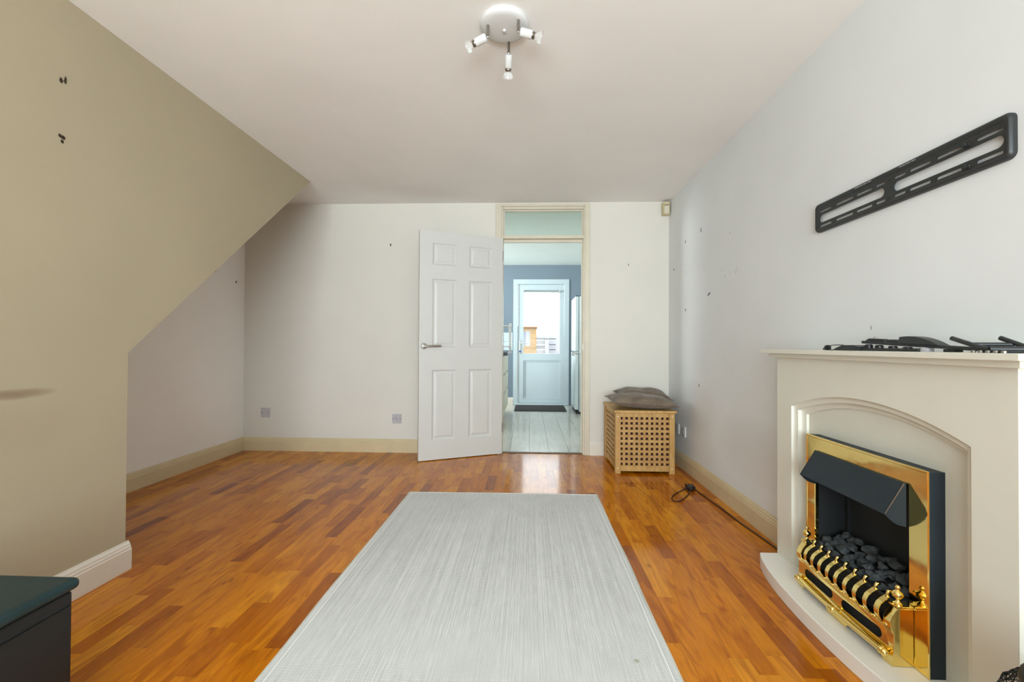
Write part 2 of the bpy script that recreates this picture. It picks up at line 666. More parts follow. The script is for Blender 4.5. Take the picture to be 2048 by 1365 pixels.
# laminate strips, running away from the camera
SW = (XR - XL2) / 63.0
strips = []
for i in range(63):
    xa = XL2 + i * SW
    yend = 4.095 if (-0.235 < xa + SW / 2 < 0.49) else D
    y = YF - RND.uniform(0, 0.4)
    while y < yend - 1e-3:
        L = RND.choice((0.24, 0.30, 0.34, 0.38, 0.42, 0.48))
        a, b = max(y, YF), min(y + L, yend)
        y += L
        if b - a < 0.01:
            continue
        strips.append((xa, a, b))


def seen_px(xa, a, b):
    """rough picture area of a strip, 0 if hidden"""
    xm, ym = xa + SW / 2, (a + b) / 2
    if ym < 1.15:
        return 0
    if xa + SW < XL and b < YE:
        return 0
    if xa > -0.80 and xa + SW < 0.455 and b < 2.95:
        return 0
    if xa > 1.06 and 1.07 < ym < 2.07:
        return 0
    sx = (xm * math.cos(YAW) + ym * math.sin(YAW)) / (ym * math.cos(YAW)) * 880
    if abs(sx) > 1080:
        return 0
    return (b - a) * SW / ym ** 3


order = sorted(strips, key=lambda s_: -seen_px(*s_))
big, rest = order[:300], order[300:]
mesh_cache = {}
for (xa, a, b) in big:
    L = round(b - a, 3)
    if L not in mesh_cache:
        g = 0.00015
        mb = MB().box(-SW / 2 + g, SW / 2 - g, -L / 2 + g, L / 2 - g, -0.009, 0.0)
        o = mb.build('floor_strip', m_strip)
        mesh_cache[L] = o.data
    else:
        o = bpy.data.objects.new('floor_strip', mesh_cache[L])
        col.objects.link(o)
    o.parent = floor
    o.location = (xa + SW / 2, (a + b) / 2, 0)
mb = MB()
for (xa, a, b) in rest:
    mb.box(xa + 0.00015, xa + SW - 0.00015, a + 0.00015, b - 0.00015, -0.009, 0.0)
mb.build('floor_strip_remainder', m_strip_rest, floor)['kind'] = 'stuff'

# kitchen boards (190 mm wide)
KW = 0.187
nb = int((XR - XL2) / KW) + 1
x_ref = -0.178
i0 = int(math.floor((XL2 - x_ref) / KW))
for i in range(i0, i0 + nb + 1):
    xa = max(x_ref + i * KW, XL2)
    xb = min(x_ref + (i + 1) * KW, XR)
    if xb - xa < 0.01:
        continue
    y = 4.105 - RND.uniform(0.1, 1.1)
    if xb < -0.9:
        MB().box(xa + 0.001, xb - 0.001, 4.105, DK, -0.009, 0).build('floor_board', m_kplank, kfloor)
        continue
    while y < DK:
        a, b = max(y, 4.105), min(y + 1.28, DK)
        y += 1.28
        if b - a > 0.02:
            MB().box(xa + 0.001, xb - 0.001, a + 0.0008, b - 0.0008, -0.009, 0).build('floor_board', m_kplank, kfloor)

struct(MB().prism([(4.078, 0.0), (4.125, 0.0), (4.120, 0.006), (4.110, 0.009), (4.093, 0.009), (4.083, 0.006)], 0, -0.241, 0.495).build('trim_1', m_thresh, smooth=30),
       'dark metal threshold bar in the kitchen doorway', 'threshold')

# ---- walls
stair_poly = [(YF, 0.0), (YE, 0.0), (YE, 0.956), (3.487, H), (YF, H)]
wall_left = struct(MB().prism(stair_poly, 0, XL2, XL).build('wall_left', m_stair),
                   'cream staircase wall with a sloping underside', 'wall')
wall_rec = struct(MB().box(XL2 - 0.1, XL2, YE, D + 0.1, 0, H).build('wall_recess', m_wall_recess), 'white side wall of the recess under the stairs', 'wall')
wb = MB()
wb.box(XL2, -0.300, D, D + 0.1, 0, H)
wb.box(0.545, XR, D, D + 0.1, 0, H)
wb.box(-0.300, 0.545, D, D + 0.1, 2.296, H)
wall_back = struct(wb.build('wall_back', m_wall), 'white back wall around the kitchen doorway', 'wall')
wall_right = struct(MB().box(XR, XR + 0.1, YF, DK, 0, HK).build('wall_right', m_wall_right), 'white right-hand wall with the fireplace', 'wall')
# front wall with the window the daylight comes from (behind the camera)
WX0, WX1, WZ0, WZ1 = -1.45, 1.15, 0.40, 2.16
vs_, fs_ = plate([rect(XL, XR, 0, H), rect(WX0, WX1, WZ0, WZ1)], 0.25)
struct(MB().add([(a, YF - d, b) for a, b, d in vs_], fs_).build('wall_front', m_wall), 'white front wall with the window', 'wall')
win = struct(MB().add(*[(lambda q: ([(a, YF - 0.1 - d, b) for a, b, d in q[0]], q[1]))(plate(
    [rect(WX0, WX1, WZ0, WZ1)] + [rect(WX0 + 0.06 + k * 0.847, WX0 + 0.06 + k * 0.847 + 0.787, WZ0 + 0.06, WZ1 - 0.06) for k in range(3)], 0.06))][0]).build('window_1', m_upvc),
    'white framed front window', 'window')
for k in range(3):
    MB().box(WX0 + 0.055 + k * 0.847, WX0 + 0.852 + k * 0.847, YF - 0.135, YF - 0.131, WZ0 + 0.055, WZ1 - 0.055).build('pane', m_glass_clear, win)

# kitchen walls
vs_, fs_ = plate([rect(XL2, XR, 0, HK), rect(-0.235, 0.655, -0.0 + 0.001, 2.09)], 0.1)
wall_kitchen = struct(MB().add([(a, DK + d, b) for a, b, d in vs_], fs_).build('wall_kitchen_back', m_kwall),
                      'blue-grey kitchen wall around the garden door', 'wall')
vs_, fs_ = plate([rect(D + 0.1, DK + 0.1, 0, HK), rect(5.15, 6.65, 1.05, 2.05)], 0.1)
struct(MB().add([(XL2 - d, a, b) for a, b, d in vs_], fs_).build('wall_kitchen_left', m_kwall), 'blue-grey left kitchen wall', 'wall')
vs_, fs_ = plate([rect(5.15, 6.65, 1.05, 2.05), rect(5.21, 5.87, 1.11, 1.99), rect(5.93, 6.59, 1.11, 1.99)], 0.06)
win = struct(MB().add([(XL2 - 0.02 - d, a, b) for a, b, d in vs_], fs_).build('window_2', m_upvc), 'white framed kitchen window', 'window')
for ya in (5.205, 5.925):
    MB().box(XL2 - 0.052, XL2 - 0.048, ya, ya + 0.67, 1.105, 1.995).build('pane', m_glass_clear, win)

# ---- skirting boards
SK = [(0, 0), (0.019, 0), (0.019, 0.088), (0.0165, 0.092), (0.0165, 0.100), (0.013, 0.103), (0.0115, 0.112), (0.006, 0.118), (0.004, 0.124), (0, 0.124)]


def skirt_y(name, x, s, y0, y1, mat, label):
    return struct(MB().prism([(x + s * d, z) for d, z in SK], 1, y0, y1).build(name, mat), label, 'skirting board')


def skirt_x(name, y, s, x0, x1, mat, label):
    return struct(MB().prism([(y + s * d, z) for d, z in SK], 0, x0, x1).build(name, mat), label, 'skirting board')


skirt_y('baseboard_left', XL, 1, YF, YE + 0.012, m_skirt_w, 'white moulded skirting on the staircase wall, ending at its corner')
skirt_y('baseboard_recess', XL2, 1, YE, D, m_skirt, 'cream skirting in the recess under the stairs')
skirt_x('baseboard_back', D, -1, XL2, -0.312, m_skirt, 'cream skirting on the back wall left of the open door')
skirt_x('baseboard_back_right', D, -1, 0.556, XR, m_skirt_w, 'short pale skirting between the doorway and the basket corner')
skirt_y('baseboard_right', XR, -1, 2.07, D, m_skirt, 'beige skirting on the right wall beyond the fireplace')
skirt_y('baseboard_right_near', XR, -1, YF, 1.073, m_skirt, 'beige skirting on the right wall on the near side of the fireplace')
skirt_x('baseboard_kitchen', DK, -1, -1.0, -0.262, m_skirt_w, 'pale skirting beside the garden door')

# ---- doorway frame with glazed light over
fr = thing('door_frame', 'cream painted door frame with a glazed light over the doorway', 'door frame', (0.127, D, 0))
fr['kind'] = 'structure'
AY = D - 0.016


def frame_box(name, *b):
    return MB().box(*b).build(name, m_frame, fr, bevel=0.003)


frame_box('architrave', -0.311, -0.256, AY, D, 0, 2.305)
frame_box('architrave', 0.508, 0.556, AY, D, 0, 2.305)
frame_box('architrave', -0.256, 0.508, AY, D, 2.280, 2.305)
frame_box('jamb', -0.300, -0.241, D, D + 0.1, 0, 2.296)
frame_box('jamb', 0.495, 0.545, D, D + 0.1, 0, 2.296)
frame_box('head', -0.241, 0.495, D, D + 0.1, 2.258, 2.296)
frame_box('transom', -0.241, 0.495, D - 0.004, D + 0.1, 1.985, 2.013)
frame_box('door_stop', -0.241, 0.495, D + 0.04, D + 0.065, 1.958, 1.985)
frame_box('door_stop', 0.483, 0.495, D + 0.04, D + 0.065, 0.004, 1.958)
vs_, fs_ = plate([rect(-0.241, 0.495, 2.013, 2.258), rect(-0.229, 0.483, 2.023, 2.246)], 0.014)
MB().add([(a, D + 0.030 + d, b) for a, b, d in vs_], fs_).build('glazing_bead', m_frame, fr)
MB().box(-0.238, 0.492, D + 0.046, D + 0.050, 2.015, 2.256).build('pane', m_glass_tran, fr)
MB().box(0.4935, 0.4960, D + 0.012, D + 0.030, 0.955, 1.015).build('strike_plate', m_steel, fr)

# ---- six-panel door, swung open
PSI = 1.1388
hx, hy = -0.2439, D - 0.012
du = Vector((-math.sin(PSI), -math.cos(PSI), 0))
dn = Vector((math.cos(PSI), -math.sin(PSI), 0))          # faces the camera
DM = Matrix((du, dn, Vector((0, 0, 1)))).transposed().to_4x4()
DM.translation = Vector((hx, hy, 0.006))
door = thing('door_1', 'open white six-panel interior door with steel lever handle', 'door', (hx, hy, 0.006))
door['kind'] = 'structure'
TH = 0.035
PU = [(0.105, 0.318), (0.437, 0.648)]
PZ = [(0.170, 0.775), (0.975, 1.565), (1.690, 1.876)]
holes = [rect(a0, a1, z0, z1) for (a0, a1) in PU for (z0, z1) in PZ]
vs_, fs_ = plate([rect(0, 0.762, 0, 1.981)] + holes, TH)
MB().add([DM @ Vector((a, -d, b)) for a, b, d in vs_], fs_).build('leaf', m_door, door, bevel=0.0015)
for (a0, a1) in PU:
    for (z0, z1) in PZ:
        mb = MB()
        for side in (0, 1):
            rings = []
            for ins, dep in ((0, 0.0), (0.004, 0.003), (0.010, 0.0075), (0.016, 0.0085), (0.022, 0.0080), (0.034, 0.0035), (0.040, 0.0025)):
                y_ = -dep if side == 0 else -TH + dep
                rings.append([DM @ Vector((a, y_, b)) for a, b in rect(a0 + ins, a1 - ins, z0 + ins, z1 - ins)])
            k = len(mb.v)
            mb.loft(rings, True, False)
            n = len(mb.v)
            mb.f.append((n - 4, n - 3, n - 2, n - 1))
        mb.build('panel', m_door, door)
hd = None
for side in (0, 1):
    s = 1 if side == 0 else -1
    y0 = 0.0 if side == 0 else -TH
    c = DM @ Vector((0.720, y0, 0.982))
    h_ = MB().lathe([(0.026, 0), (0.026, 0.006), (0.023, 0.009), (0.010, 0.010), (0.0095, 0.045)], c, dn * s, 24).build('handle_rose', m_steel, door, smooth=40)
    pts = [DM @ Vector((0.720, y0 + s * 0.036, 0.982)), DM @ Vector((0.720, y0 + s * 0.046, 0.982)), DM @ Vector((0.706, y0 + s * 0.049, 0.982)),
           DM @ Vector((0.640, y0 + s * 0.049, 0.983)), DM @ Vector((0.585, y0 + s * 0.049, 0.984))]
    MB().tube(pts, 0.0095, 14).build('lever', m_steel, h_, smooth=50)
MB().xf(Matrix()).add(*(lambda q: ([DM @ Vector(p) for p in q.v], q.f))(MB().box(0.7615, 0.7635, -0.029, -0.006, 0.90, 1.06))).build('latch_plate', m_steel, door)
for z_ in (0.2, 1.0, 1.78):
    MB().cyl((hx + 0.003, hy + 0.002, z_), (hx + 0.003, hy + 0.002, z_ + 0.085), 0.006, 10).build('hinge', m_steel, door, smooth=40)

# ================================================================== KITCHEN THINGS
gd = thing('door_2', 'pale blue-white half-glazed garden door at the far end of the kitchen', 'door', (0.2, DK, 0.0))
gd['kind'] = 'structure'
vs_, fs_ = plate([rect(-0.262, 0.672, 0.002, 2.112), rect(-0.186, 0.590, 0.03, 2.028)], 0.075)
MB().add([(a, DK - 0.015 + d, b) for a, b, d in vs_], fs_).build('frame', m_upvc, gd, bevel=0.006)
MB().box(-0.235, 0.655, DK - 0.03, DK + 0.06, 0.002, 0.032).build('sill', m_upvc, gd, bevel=0.005)
vs_, fs_ = plate([rect(-0.182, 0.586, 0.034, 2.024), rect(-0.092, 0.511, 0.864, 1.888), rect(-0.090, 0.527, 0.098, 0.747)], 0.05)
MB().add([(a, DK + 0.002 + d, b) for a, b, d in vs_], fs_).build('leaf', m_upvc, gd, bevel=0.004)
MB().add(*(lambda q: ([(a, DK + 0.010 + d, b) for a, b, d in q[0]], q[1]))(plate([rect(-0.090, 0.527, 0.098, 0.747), rect(-0.070, 0.507, 0.118, 0.727)], 0.02))).build('panel_bead', m_upvc, gd, bevel=0.003)
MB().box(-0.085, 0.522, DK + 0.024, DK + 0.034, 0.10, 0.745).build('panel', m_upvc, gd)
MB().box(-0.090, 0.509, DK + 0.020, DK + 0.025, 0.866, 1.886).build('pane', m_glass_clear, gd)
hp = MB().box(-0.166, -0.136, DK - 0.008, DK + 0.002, 0.86, 1.08).build('handle_plate', m_whiteplastic, gd, bevel=0.004)
MB().tube([(-0.151, DK - 0.006, 1.036), (-0.151, DK - 0.045, 1.036), (-0.140, DK - 0.052, 1.036), (-0.030, DK - 0.050, 1.034)], 0.008, 10).build('lever', m_whiteplastic, hp, smooth=50)
kf = MB().cyl((-0.150, DK - 0.008, 0.925), (-0.150, DK - 0.03, 0.925), 0.004, 8)
MB().lathe([(0.016, -0.004), (0.018, 0), (0.016, 0.004)], (-0.148, DK - 0.035, 0.897), (0, 1, 0), 14).build('key_fob', m_key, hp, smooth=50)
kf.build('key', m_steel, hp)

bl = thing('blind_rail', 'thin grey blind rail across the top of the garden door glass', 'blind', (0.21, DK - 0.03, 1.9))
MB().cyl((-0.095, DK - 0.026, 1.912), (0.515, DK - 0.026, 1.908), 0.009, 12).build('rail', m_blind, bl, smooth=40)
MB().box(-0.08, 0.50, DK - 0.032, DK - 0.020, 1.884, 1.900).build('rolled_fabric', m_whiteplastic, bl, bevel=0.003)
for xx in (-0.092, 0.506):
    MB().box(xx - 0.008, xx + 0.008, DK - 0.04, DK + 0.002, 1.895, 1.925).build('bracket', m_whiteplastic, bl, bevel=0.002)
MB().tube([(0.41, DK - 0.03, 1.905), (0.415, DK - 0.034, 1.82), (0.40, DK - 0.034, 1.745), (0.385, DK - 0.034, 1.82), (0.38, DK - 0.03, 1.905)], 0.004, 6, 2).build('pull_cord', m_cream_pl, bl, smooth=60)

mt = thing('door_mat', 'dark grey ribbed doormat in front of the garden door', 'doormat', (0.18, 6.99, 0))
MB().box(-0.22, 0.578, 6.675, 7.31, 0.0005, 0.010).build('backing', m_mat, mt, bevel=0.003)
for i in range(14):
    ya = 6.69 + i * 0.0437
    MB().box(-0.205, 0.563, ya, ya + 0.034, 0.010, 0.014).build('rib', m_mat, mt)

fg = thing('fridge_freezer', 'tall white fridge freezer on the right of the kitchen', 'fridge', (0.96, 6.74, 0))
MB().box(0.735, 1.24, 6.46, 7.02, 0.03, 1.725).build('cabinet', m_fridge, fg, bevel=0.012)
d1 = MB().box(0.672, 0.729, 6.462, 7.018, 0.06, 0.905).build('door', m_fridge, fg, bevel=0.014, segs=3)
d2 = MB().box(0.672, 0.729, 6.462, 7.018, 0.915, 1.722).build('door', m_fridge, fg, bevel=0.014, segs=3)
MB().tube([(0.672, 6.50, 0.86), (0.640, 6.50, 0.862), (0.632, 6.50, 0.885), (0.640, 6.50, 0.902), (0.674, 6.50, 0.900)], 0.007, 8, 1).build('handle', m_steel, d1, smooth=60)
MB().box(0.640, 0.735, 6.452, 6.462, 0.878, 0.892).build('hinge_bar', m_steel, d2)
MB().box(0.69, 1.23, 6.48, 7.0, 0.001, 0.03).build('plinth', m_black_pl, fg)
for xx in (0.70, 0.735, 0.775):
    MB().cyl((xx, 6.47, 1.727), (xx, 6.49, 1.727), 0.010, 10).build('hinge_cap', m_black_pl, fg)

cb = thing('kitchen_cabinet', 'cream kitchen base unit with drawers left of the doorway view', 'cabinet', (-0.55, 5.9, 0))
MB().box(-0.85, -0.330, 5.2, 6.58, 0.12, 0.876).build('carcass', m_cab, cb)
MB().box(-0.85, -0.372, 5.2, 6.575, 0.001, 0.12).build('kickboard', m_cab, cb)
for (ya, yb) in ((5.98, 6.58), (5.22, 5.97)):
    for (za, zb) in ((0.125, 0.40), (0.41, 0.63), (0.64, 0.87)):
        dr = MB().box(-0.330, -0.310, ya + 0.003, yb - 0.003, za, zb).build('drawer', m_cab, cb, bevel=0.003)
        MB().box(-0.312, -0.300, (ya + yb) / 2 - 0.22, (ya + yb) / 2 + 0.24, zb - 0.012, zb - 0.002).build('handle', m_steel, dr)
tag(MB().box(-0.88, -0.250, 5.18, 6.60, 0.877, 0.912).build('worktop', m_worktop, bevel=0.004), 'black kitchen worktop on the cream drawers', 'worktop')
rk = thing('dish_rack', 'white wire rack standing on the black kitchen worktop', 'rack', (-0.45, 6.4, 0.912))
for (xx, yy) in ((-0.27, 6.5), (-0.27, 6.15), (-0.62, 6.5), (-0.62, 6.15)):
    MB().box(xx - 0.012, xx + 0.012, yy - 0.010, yy + 0.010, 0.9125, 1.325 if yy > 6.3 else 1.30).build('post', m_whiteplastic, rk, bevel=0.003)
for zz in (1.262, 0.97):
    MB().box(-0.62, -0.27, 6.485, 6.515, zz, zz + 0.018).build('rail', m_whiteplastic, rk)
    MB().box(-0.62, -0.27, 6.135, 6.165, zz, zz + 0.018).build('rail', m_whiteplastic, rk)
    MB().box(-0.285, -0.255, 6.15, 6.5, zz, zz + 0.018).build('rail', m_whiteplastic, rk)
    MB().box(-0.635, -0.605, 6.15, 6.5, zz, zz + 0.018).build('rail', m_whiteplastic, rk)
    for i in range(8):
        yy = 6.19 + i * 0.039
        MB().cyl((-0.615, yy, zz + 0.009), (-0.275, yy, zz + 0.009), 0.004, 6).build('wire', m_whiteplastic, rk, smooth=60)
# splashback tiles
for i in range(7):
    for j in range(2):
        xa = -0.262 - 0.15 * (i + 1) - 0.01
        MB().box(xa + 0.002, xa + 0.148, DK - 0.008, DK, 0.915 + j * 0.15 + 0.002, 0.915 + (j + 1) * 0.15 - 0.002).build('wall_tile', m_tile, wall_kitchen, bevel=0.001)

# ---- garden
struct(MB().box(-8, 8, DK + 0.16, 20, -0.25, -0.12).build('ground_outside', m_patio), 'pale garden paving outside', 'ground')
sh = thing('garden_shed', 'golden timber garden shed seen through the door glass', 'shed', (-0.6, 11.6, -0.12))
for i in range(12):
    za = -0.10 + i * 0.128
    MB().box(-1.5, 0.185, 11.0, 11.02, za, za + 0.122).build('board', m_shed, sh, bevel=0.004)
    MB().box(0.165, 0.185, 11.02, 12.6, za, za + 0.122).build('board', m_shed, sh, bevel=0.004)
MB().box(-1.48, 0.165, 11.02, 12.58, -0.12, 1.43).build('body', m_shed, sh)
MB().prism([(-1.6, 1.440), (0.215, 1.440), (0.215, 1.472), (-1.6, 1.485)], 1, 10.94, 12.7).build('roof', m_shed_roof, sh)
wn = MB().add(*(lambda q: ([(a, 10.985 + d, b) for a, b, d in q[0]], q[1]))(plate([rect(-0.50, 0.060, 0.955, 1.385), rect(-0.46, 0.030, 0.985, 1.355)], 0.02))).build('window', m_shed, sh)
MB().box(-0.46, 0.030, 10.992, 10.998, 0.985, 1.355).build('pane', m_shed_glass, wn)
MB().box(-0.06, -0.035, 10.984, 11.0, 0.985, 1.355).build('glazing_bar', m_fence, wn)
fe = thing('garden_fence', 'bleached white garden fence with grey gaps beside the shed', 'fence', (1.5, 12.0, -0.12))
for i in range(10):
    za = -0.1 + i * 0.140
    MB().box(0.20, 3.6, 12.8, 12.82, za, za + 0.132).build('board', m_fence, fe)
for xx in (0.46, 2.2):
    MB().box(xx, xx + 0.07, 12.72, 12.80, -0.12, 1.30).build('post', m_fence, fe)
for (xa, xb, za) in ((0.22, 0.78, 1.178), (0.57, 0.78, 1.012), (0.57, 0.78, 0.868), (0.22, 0.40, 0.945)):
    MB().box(xa, xb, 12.70, 12.72, za, za + 0.026).build('rail', m_fence_dk, fe)

# ================================================================== RUG
def rug():
    x0, x1, y0, y1 = -0.800, 0.460, 0.70, 2.955
    r = thing('rug', 'large grey-white flat-woven rug on the laminate floor', 'rug', ((x0 + x1) / 2, (y0 + y1) / 2, 0))
    nx, ny = 40, 70
    mb = MB()

    def top(x, y):
        e = min((x - x0), (x1 - x), 0.05) / 0.05
        z = 0.005 + 0.0018 * mnoise.noise(Vector((x * 3, y * 2.2, 0)))
        z += 0.0035 * math.exp(-((y - 2.72 - 0.03 * math.sin(x * 5)) / 0.02) ** 2) * (0.4 + 0.6 * math.exp(-((x + 0.15) / 0.25) ** 2))
        z += 0.006 * math.exp(-((y - y1) / 0.03) ** 2) * max(0, mnoise.noise(Vector((x * 4, 3.3, 0)))) 
        return max(z, 0.003)

    def P(i, j):
        x = x0 + (x1 - x0) * i / nx
        y = y0 + (y1 - y0) * j / ny
        wob = 0.006 * mnoise.noise(Vector((y * 2.2, 5.1 if i > nx / 2 else 9.7, 0))) * (abs(i / nx - 0.5) * 2) ** 4
        woby = 0.010 * mnoise.noise(Vector((x * 2.6, 1.7, 0))) * (j / ny) ** 6
        return x + wob + 0.012 * (j / ny) * 0, y + woby + 0.018 * (x + 0.17) * (j / ny)
    vs_ = []
    for j in range(ny + 1):
        for i in range(nx + 1):
            x, y = P(i, j)
            vs_.append((x, y, top(x, y)))
    n = len(vs_)
    vs_ += [(x, y, 0.0006) for x, y, z in vs_]
    fs_ = []
    w = nx + 1
    for j in range(ny):
        for i in range(nx):
            a = j * w + i
            fs_.append((a, a + 1, a + w + 1, a + w))
            fs_.append((n + a, n + a + w, n + a + w + 1, n + a + 1))
    for i in range(nx):
        fs_.append((i, n + i, n + i + 1, i + 1))
        a = ny * w + i
        fs_.append((a, a + 1, n + a + 1, n + a))
    for j in range(ny):
        a = j * w
        fs_.append((a, a + w, n + a + w, n + a))
        a = j * w + nx
        fs_.append((a, n + a, n + a + w, a + w))
    mb.add(vs_, fs_)
    mb.build('weave', m_rug, r, smooth=60)
    # narrow bound edges
    for i_ in (0, nx):
        pts = []
        for j in range(ny + 1):
            x, y = P(i_, j)
            pts.append((x, y, top(x, y) * 0.6 + 0.0005))
        MB().tube(pts, 0.0042, 6).build('bound_edge', m_rug_edge, r, smooth=60)
    pts = []
    for i in range(nx + 1):
        x, y = P(i, ny)
        pts.append((x, y, top(x, y) * 0.6 + 0.0005))
    MB().tube(pts, 0.0045, 6).build('bound_edge', m_rug_edge, r, smooth=60)


rug()

# ================================================================== FIREPLACE
FY0, FY1 = 1.073, 2.070
FC = (FY0 + FY1) / 2
# hearth: bow-fronted slab
ht = []
for i in range(25):
    y = FY0 + (FY1 - FY0) * i / 24
    u = (y - FC) / ((FY1 - FY0) / 2)
    ht.append((0.990 + 0.073 * (1 - math.sqrt(max(0, 1 - (0.92 * u) ** 2))) / (1 - math.sqrt(1 - 0.92 ** 2)), y))
poly = [(XR, FY0)] + ht + [(XR, FY1)]
tag(MB().prism(poly, 2, 0.0, ZH).build('hearth', m_hearth, bevel=0.003), 'bow-fronted pale stone hearth slab under the electric fire', 'hearth')

fs = thing('fire_surround', 'cream arched fire surround with stepped mantel shelf', 'fireplace', (1.2, FC, ZH))


def arch(t, n=28):
    y0, y1 = 1.183 + t, 1.962 - t
    zs, za = 0.742 - 0.6 * t, 0.818 - 0.86 * t
    c = (y0 + y1) / 2
    hw = (y1 - y0) / 2
    s_ = za - zs
    R_ = (hw * hw + s_ * s_) / (2 * s_)
    th = math.asin(hw / R_)
    pts = [(y0, ZH)]
    for i in range(n + 1):
        a = -th + 2 * th * i / n
        pts.append((c + R_ * math.sin(a), za - R_ + R_ * math.cos(a)))
    pts.append((y1, ZH))
    return pts


XB = 1.142
body = [(FY0, ZH)] + arch(0) + [(FY1, ZH), (FY1, 0.952), (FY0, 0.952)]
MB().prism(body, 0, XB, XR).build('body', m_surround, fs)
prof = [(0, XB), (0.0015, 1.148), (0.006, 1.1535), (0.014, 1.156), (0.0235, 1.1565), (0.024, 1.160), (0.0255, 1.167), (0.030, 1.1735), (0.038, 1.177), (0.0475, 1.1775), (0.049, 1.180), (0.050, 1.187)]
MB().loft([[(x, y, z) for y, z in arch(t)] for t, x in prof], False, False).build('arch_moulding', m_surround, fs, smooth=35)
vs_, fs_ = plate([[(y, z) for y, z in arch(0.049)], rect(1.34, 1.81, ZH + 0.05, 0.60)], 0.012)
MB().add([(1.1865 + d, a, b) for a, b, d in vs_], fs_).build('back_panel', m_panelw, fs)
ZT = 0.986
MB().box(1.090, XR, FY0 - 0.051, FY1 + 0.044, ZT - 0.017, ZT).build('mantel_shelf', m_surround, fs, bevel=0.002)
MB().box(1.117, XR, FY0 - 0.028, FY1 + 0.028, ZT - 0.034, ZT - 0.017).build('shelf_moulding', m_surround, fs, bevel=0.0015)

# ---- electric fire
ef = thing('electric_fire', 'brass-framed electric fire with black hood and coal-effect bed', 'electric fire', (1.15, 1.576, ZH))
Y0, Y1, Z0, Z1 = 1.300, 1.852, ZH + 0.001, 0.645
OY0, OY1, OZ0, OZ1 = 1.370, 1.796, 0.150, 0.585
XF = 1.137
# dark spacer box behind the brass frame
vs_, fs_ = plate([rect(Y0 + 0.003, Y1 - 0.003, Z0, Z1 - 0.003), rect(OY0 - 0.01, OY1 + 0.01, OZ0 - 0.04, OZ1 + 0.01)], 0.046)
MB().add([(1.1405 + d, a, b) for a, b, d in vs_], fs_).build('spacer_box', m_fire_black, ef)
# brass frame: four mitred rails
cor_o = [(Y0, Z0), (Y1, Z0), (Y1, Z1), (Y0, Z1)]
cor_i = [(OY0, OZ0), (OY1, OZ0), (OY1, OZ1), (OY0, OZ1)]


def lerp2(a, b, t):
    return (a[0] + (b[0] - a[0]) * t, a[1] + (b[1] - a[1]) * t)


fprof = [(0.0, 1.1405), (0.0, XF + 0.001), (0.03, XF - 0.001), (0.10, XF - 0.001), (0.13, XF + 0.001), (0.5, XF + 0.001), (0.93, XF + 0.001), (0.97, XF + 0.003), (1.0, XF + 0.014)]
for k in range(4):
    k2 = (k + 1) % 4
    rings = []
    for t, x in fprof:
        a = lerp2(cor_o[k], cor_i[k], t)
        b = lerp2(cor_o[k2], cor_i[k2], t)
        rings.append([(x, a[0], a[1]), (x, b[0], b[1])])
    MB().loft(rings, False, False).build('frame_rail', m_brass, ef, smooth=35)
# lined cavity
cv = MB()
CX = 1.255
cv.box(CX, CX + 0.006, OY0 - 0.01, OY1 + 0.01, OZ0 - 0.04, OZ1 + 0.01)
cv.box(1.150, CX, OY1 + 0.002, OY1 + 0.008, OZ0 - 0.04, OZ1 + 0.01)
cv.box(1.150, CX, OY0 - 0.008, OY0 - 0.002, OZ0 - 0.04, OZ1 + 0.01)
cv.box(1.150, CX, OY0 - 0.008, OY1 + 0.008, OZ1 + 0.002, OZ1 + 0.008)
cv.box(1.150, CX, OY0 - 0.008, OY1 + 0.008, OZ0 - 0.046, OZ0 - 0.04)
cv.build('cavity_lining', m_fire_in, ef)
for yy in (1.772, 1.394):
    MB().box(CX - 0.010, CX, yy - 0.004, yy + 0.004, 0.20, OZ1).build('lining_rib', m_fire_in, ef)
# hood
hb = MB()
HYa, HYb = 1.372, 1.788
hb.loft([[(XF + 0.012, HYa, 0.590), (XF + 0.012, HYb, 0.590)], [(1.130, HYa, 0.589), (1.130, HYb, 0.589)], [(1.075, HYa, 0.499), (1.075, HYb - 0.006, 0.499)],
         [(1.073, HYa, 0.495), (1.073, HYb - 0.006, 0.495)], [(1.079, HYa, 0.493), (1.079, HYb - 0.006, 0.493)], [(1.133, HYa + 0.004, 0.584), (1.133, HYb - 0.004, 0.584)]], False, False)
hood = hb.build('hood', m_fire_black, ef)
for yy in (HYa, HYb - 0.003):
    MB().prism([(1.136, 0.590), (1.130, 0.589), (1.075, 0.499), (1.073, 0.495), (1.090, 0.478), (1.100, 0.470), (1.112, 0.464), (1.136, 0.458)], 1, yy, yy + 0.0025).build('hood_cheek', m_fire_black, hood)
MB().tube([(1.1290, HYa - 0.0006, 0.589), (1.0735, HYa - 0.0006, 0.4975)], 0.0012, 5).build('bright_edge', m_steel, hood)


def coal_mesh(seed):
    bm = bmesh.new()
    bmesh.ops.create_icosphere(bm, subdivisions=2, radius=1.0)
    for v in bm.verts:
        n = mnoise.noise(v.co * 1.3 + Vector((seed * 7.1, 0, 0)))
        c = mnoise.cell(v.co * 2.2 + Vector((seed * 3.3, 1, 2)))
        v.co *= 0.85 + 0.45 * n + 0.22 * c
    vs_ = [tuple(v.co) for v in bm.verts]
    fs_ = [tuple(v.index for v in f.verts) for f in bm.faces]
    bm.free()
    return vs_, fs_


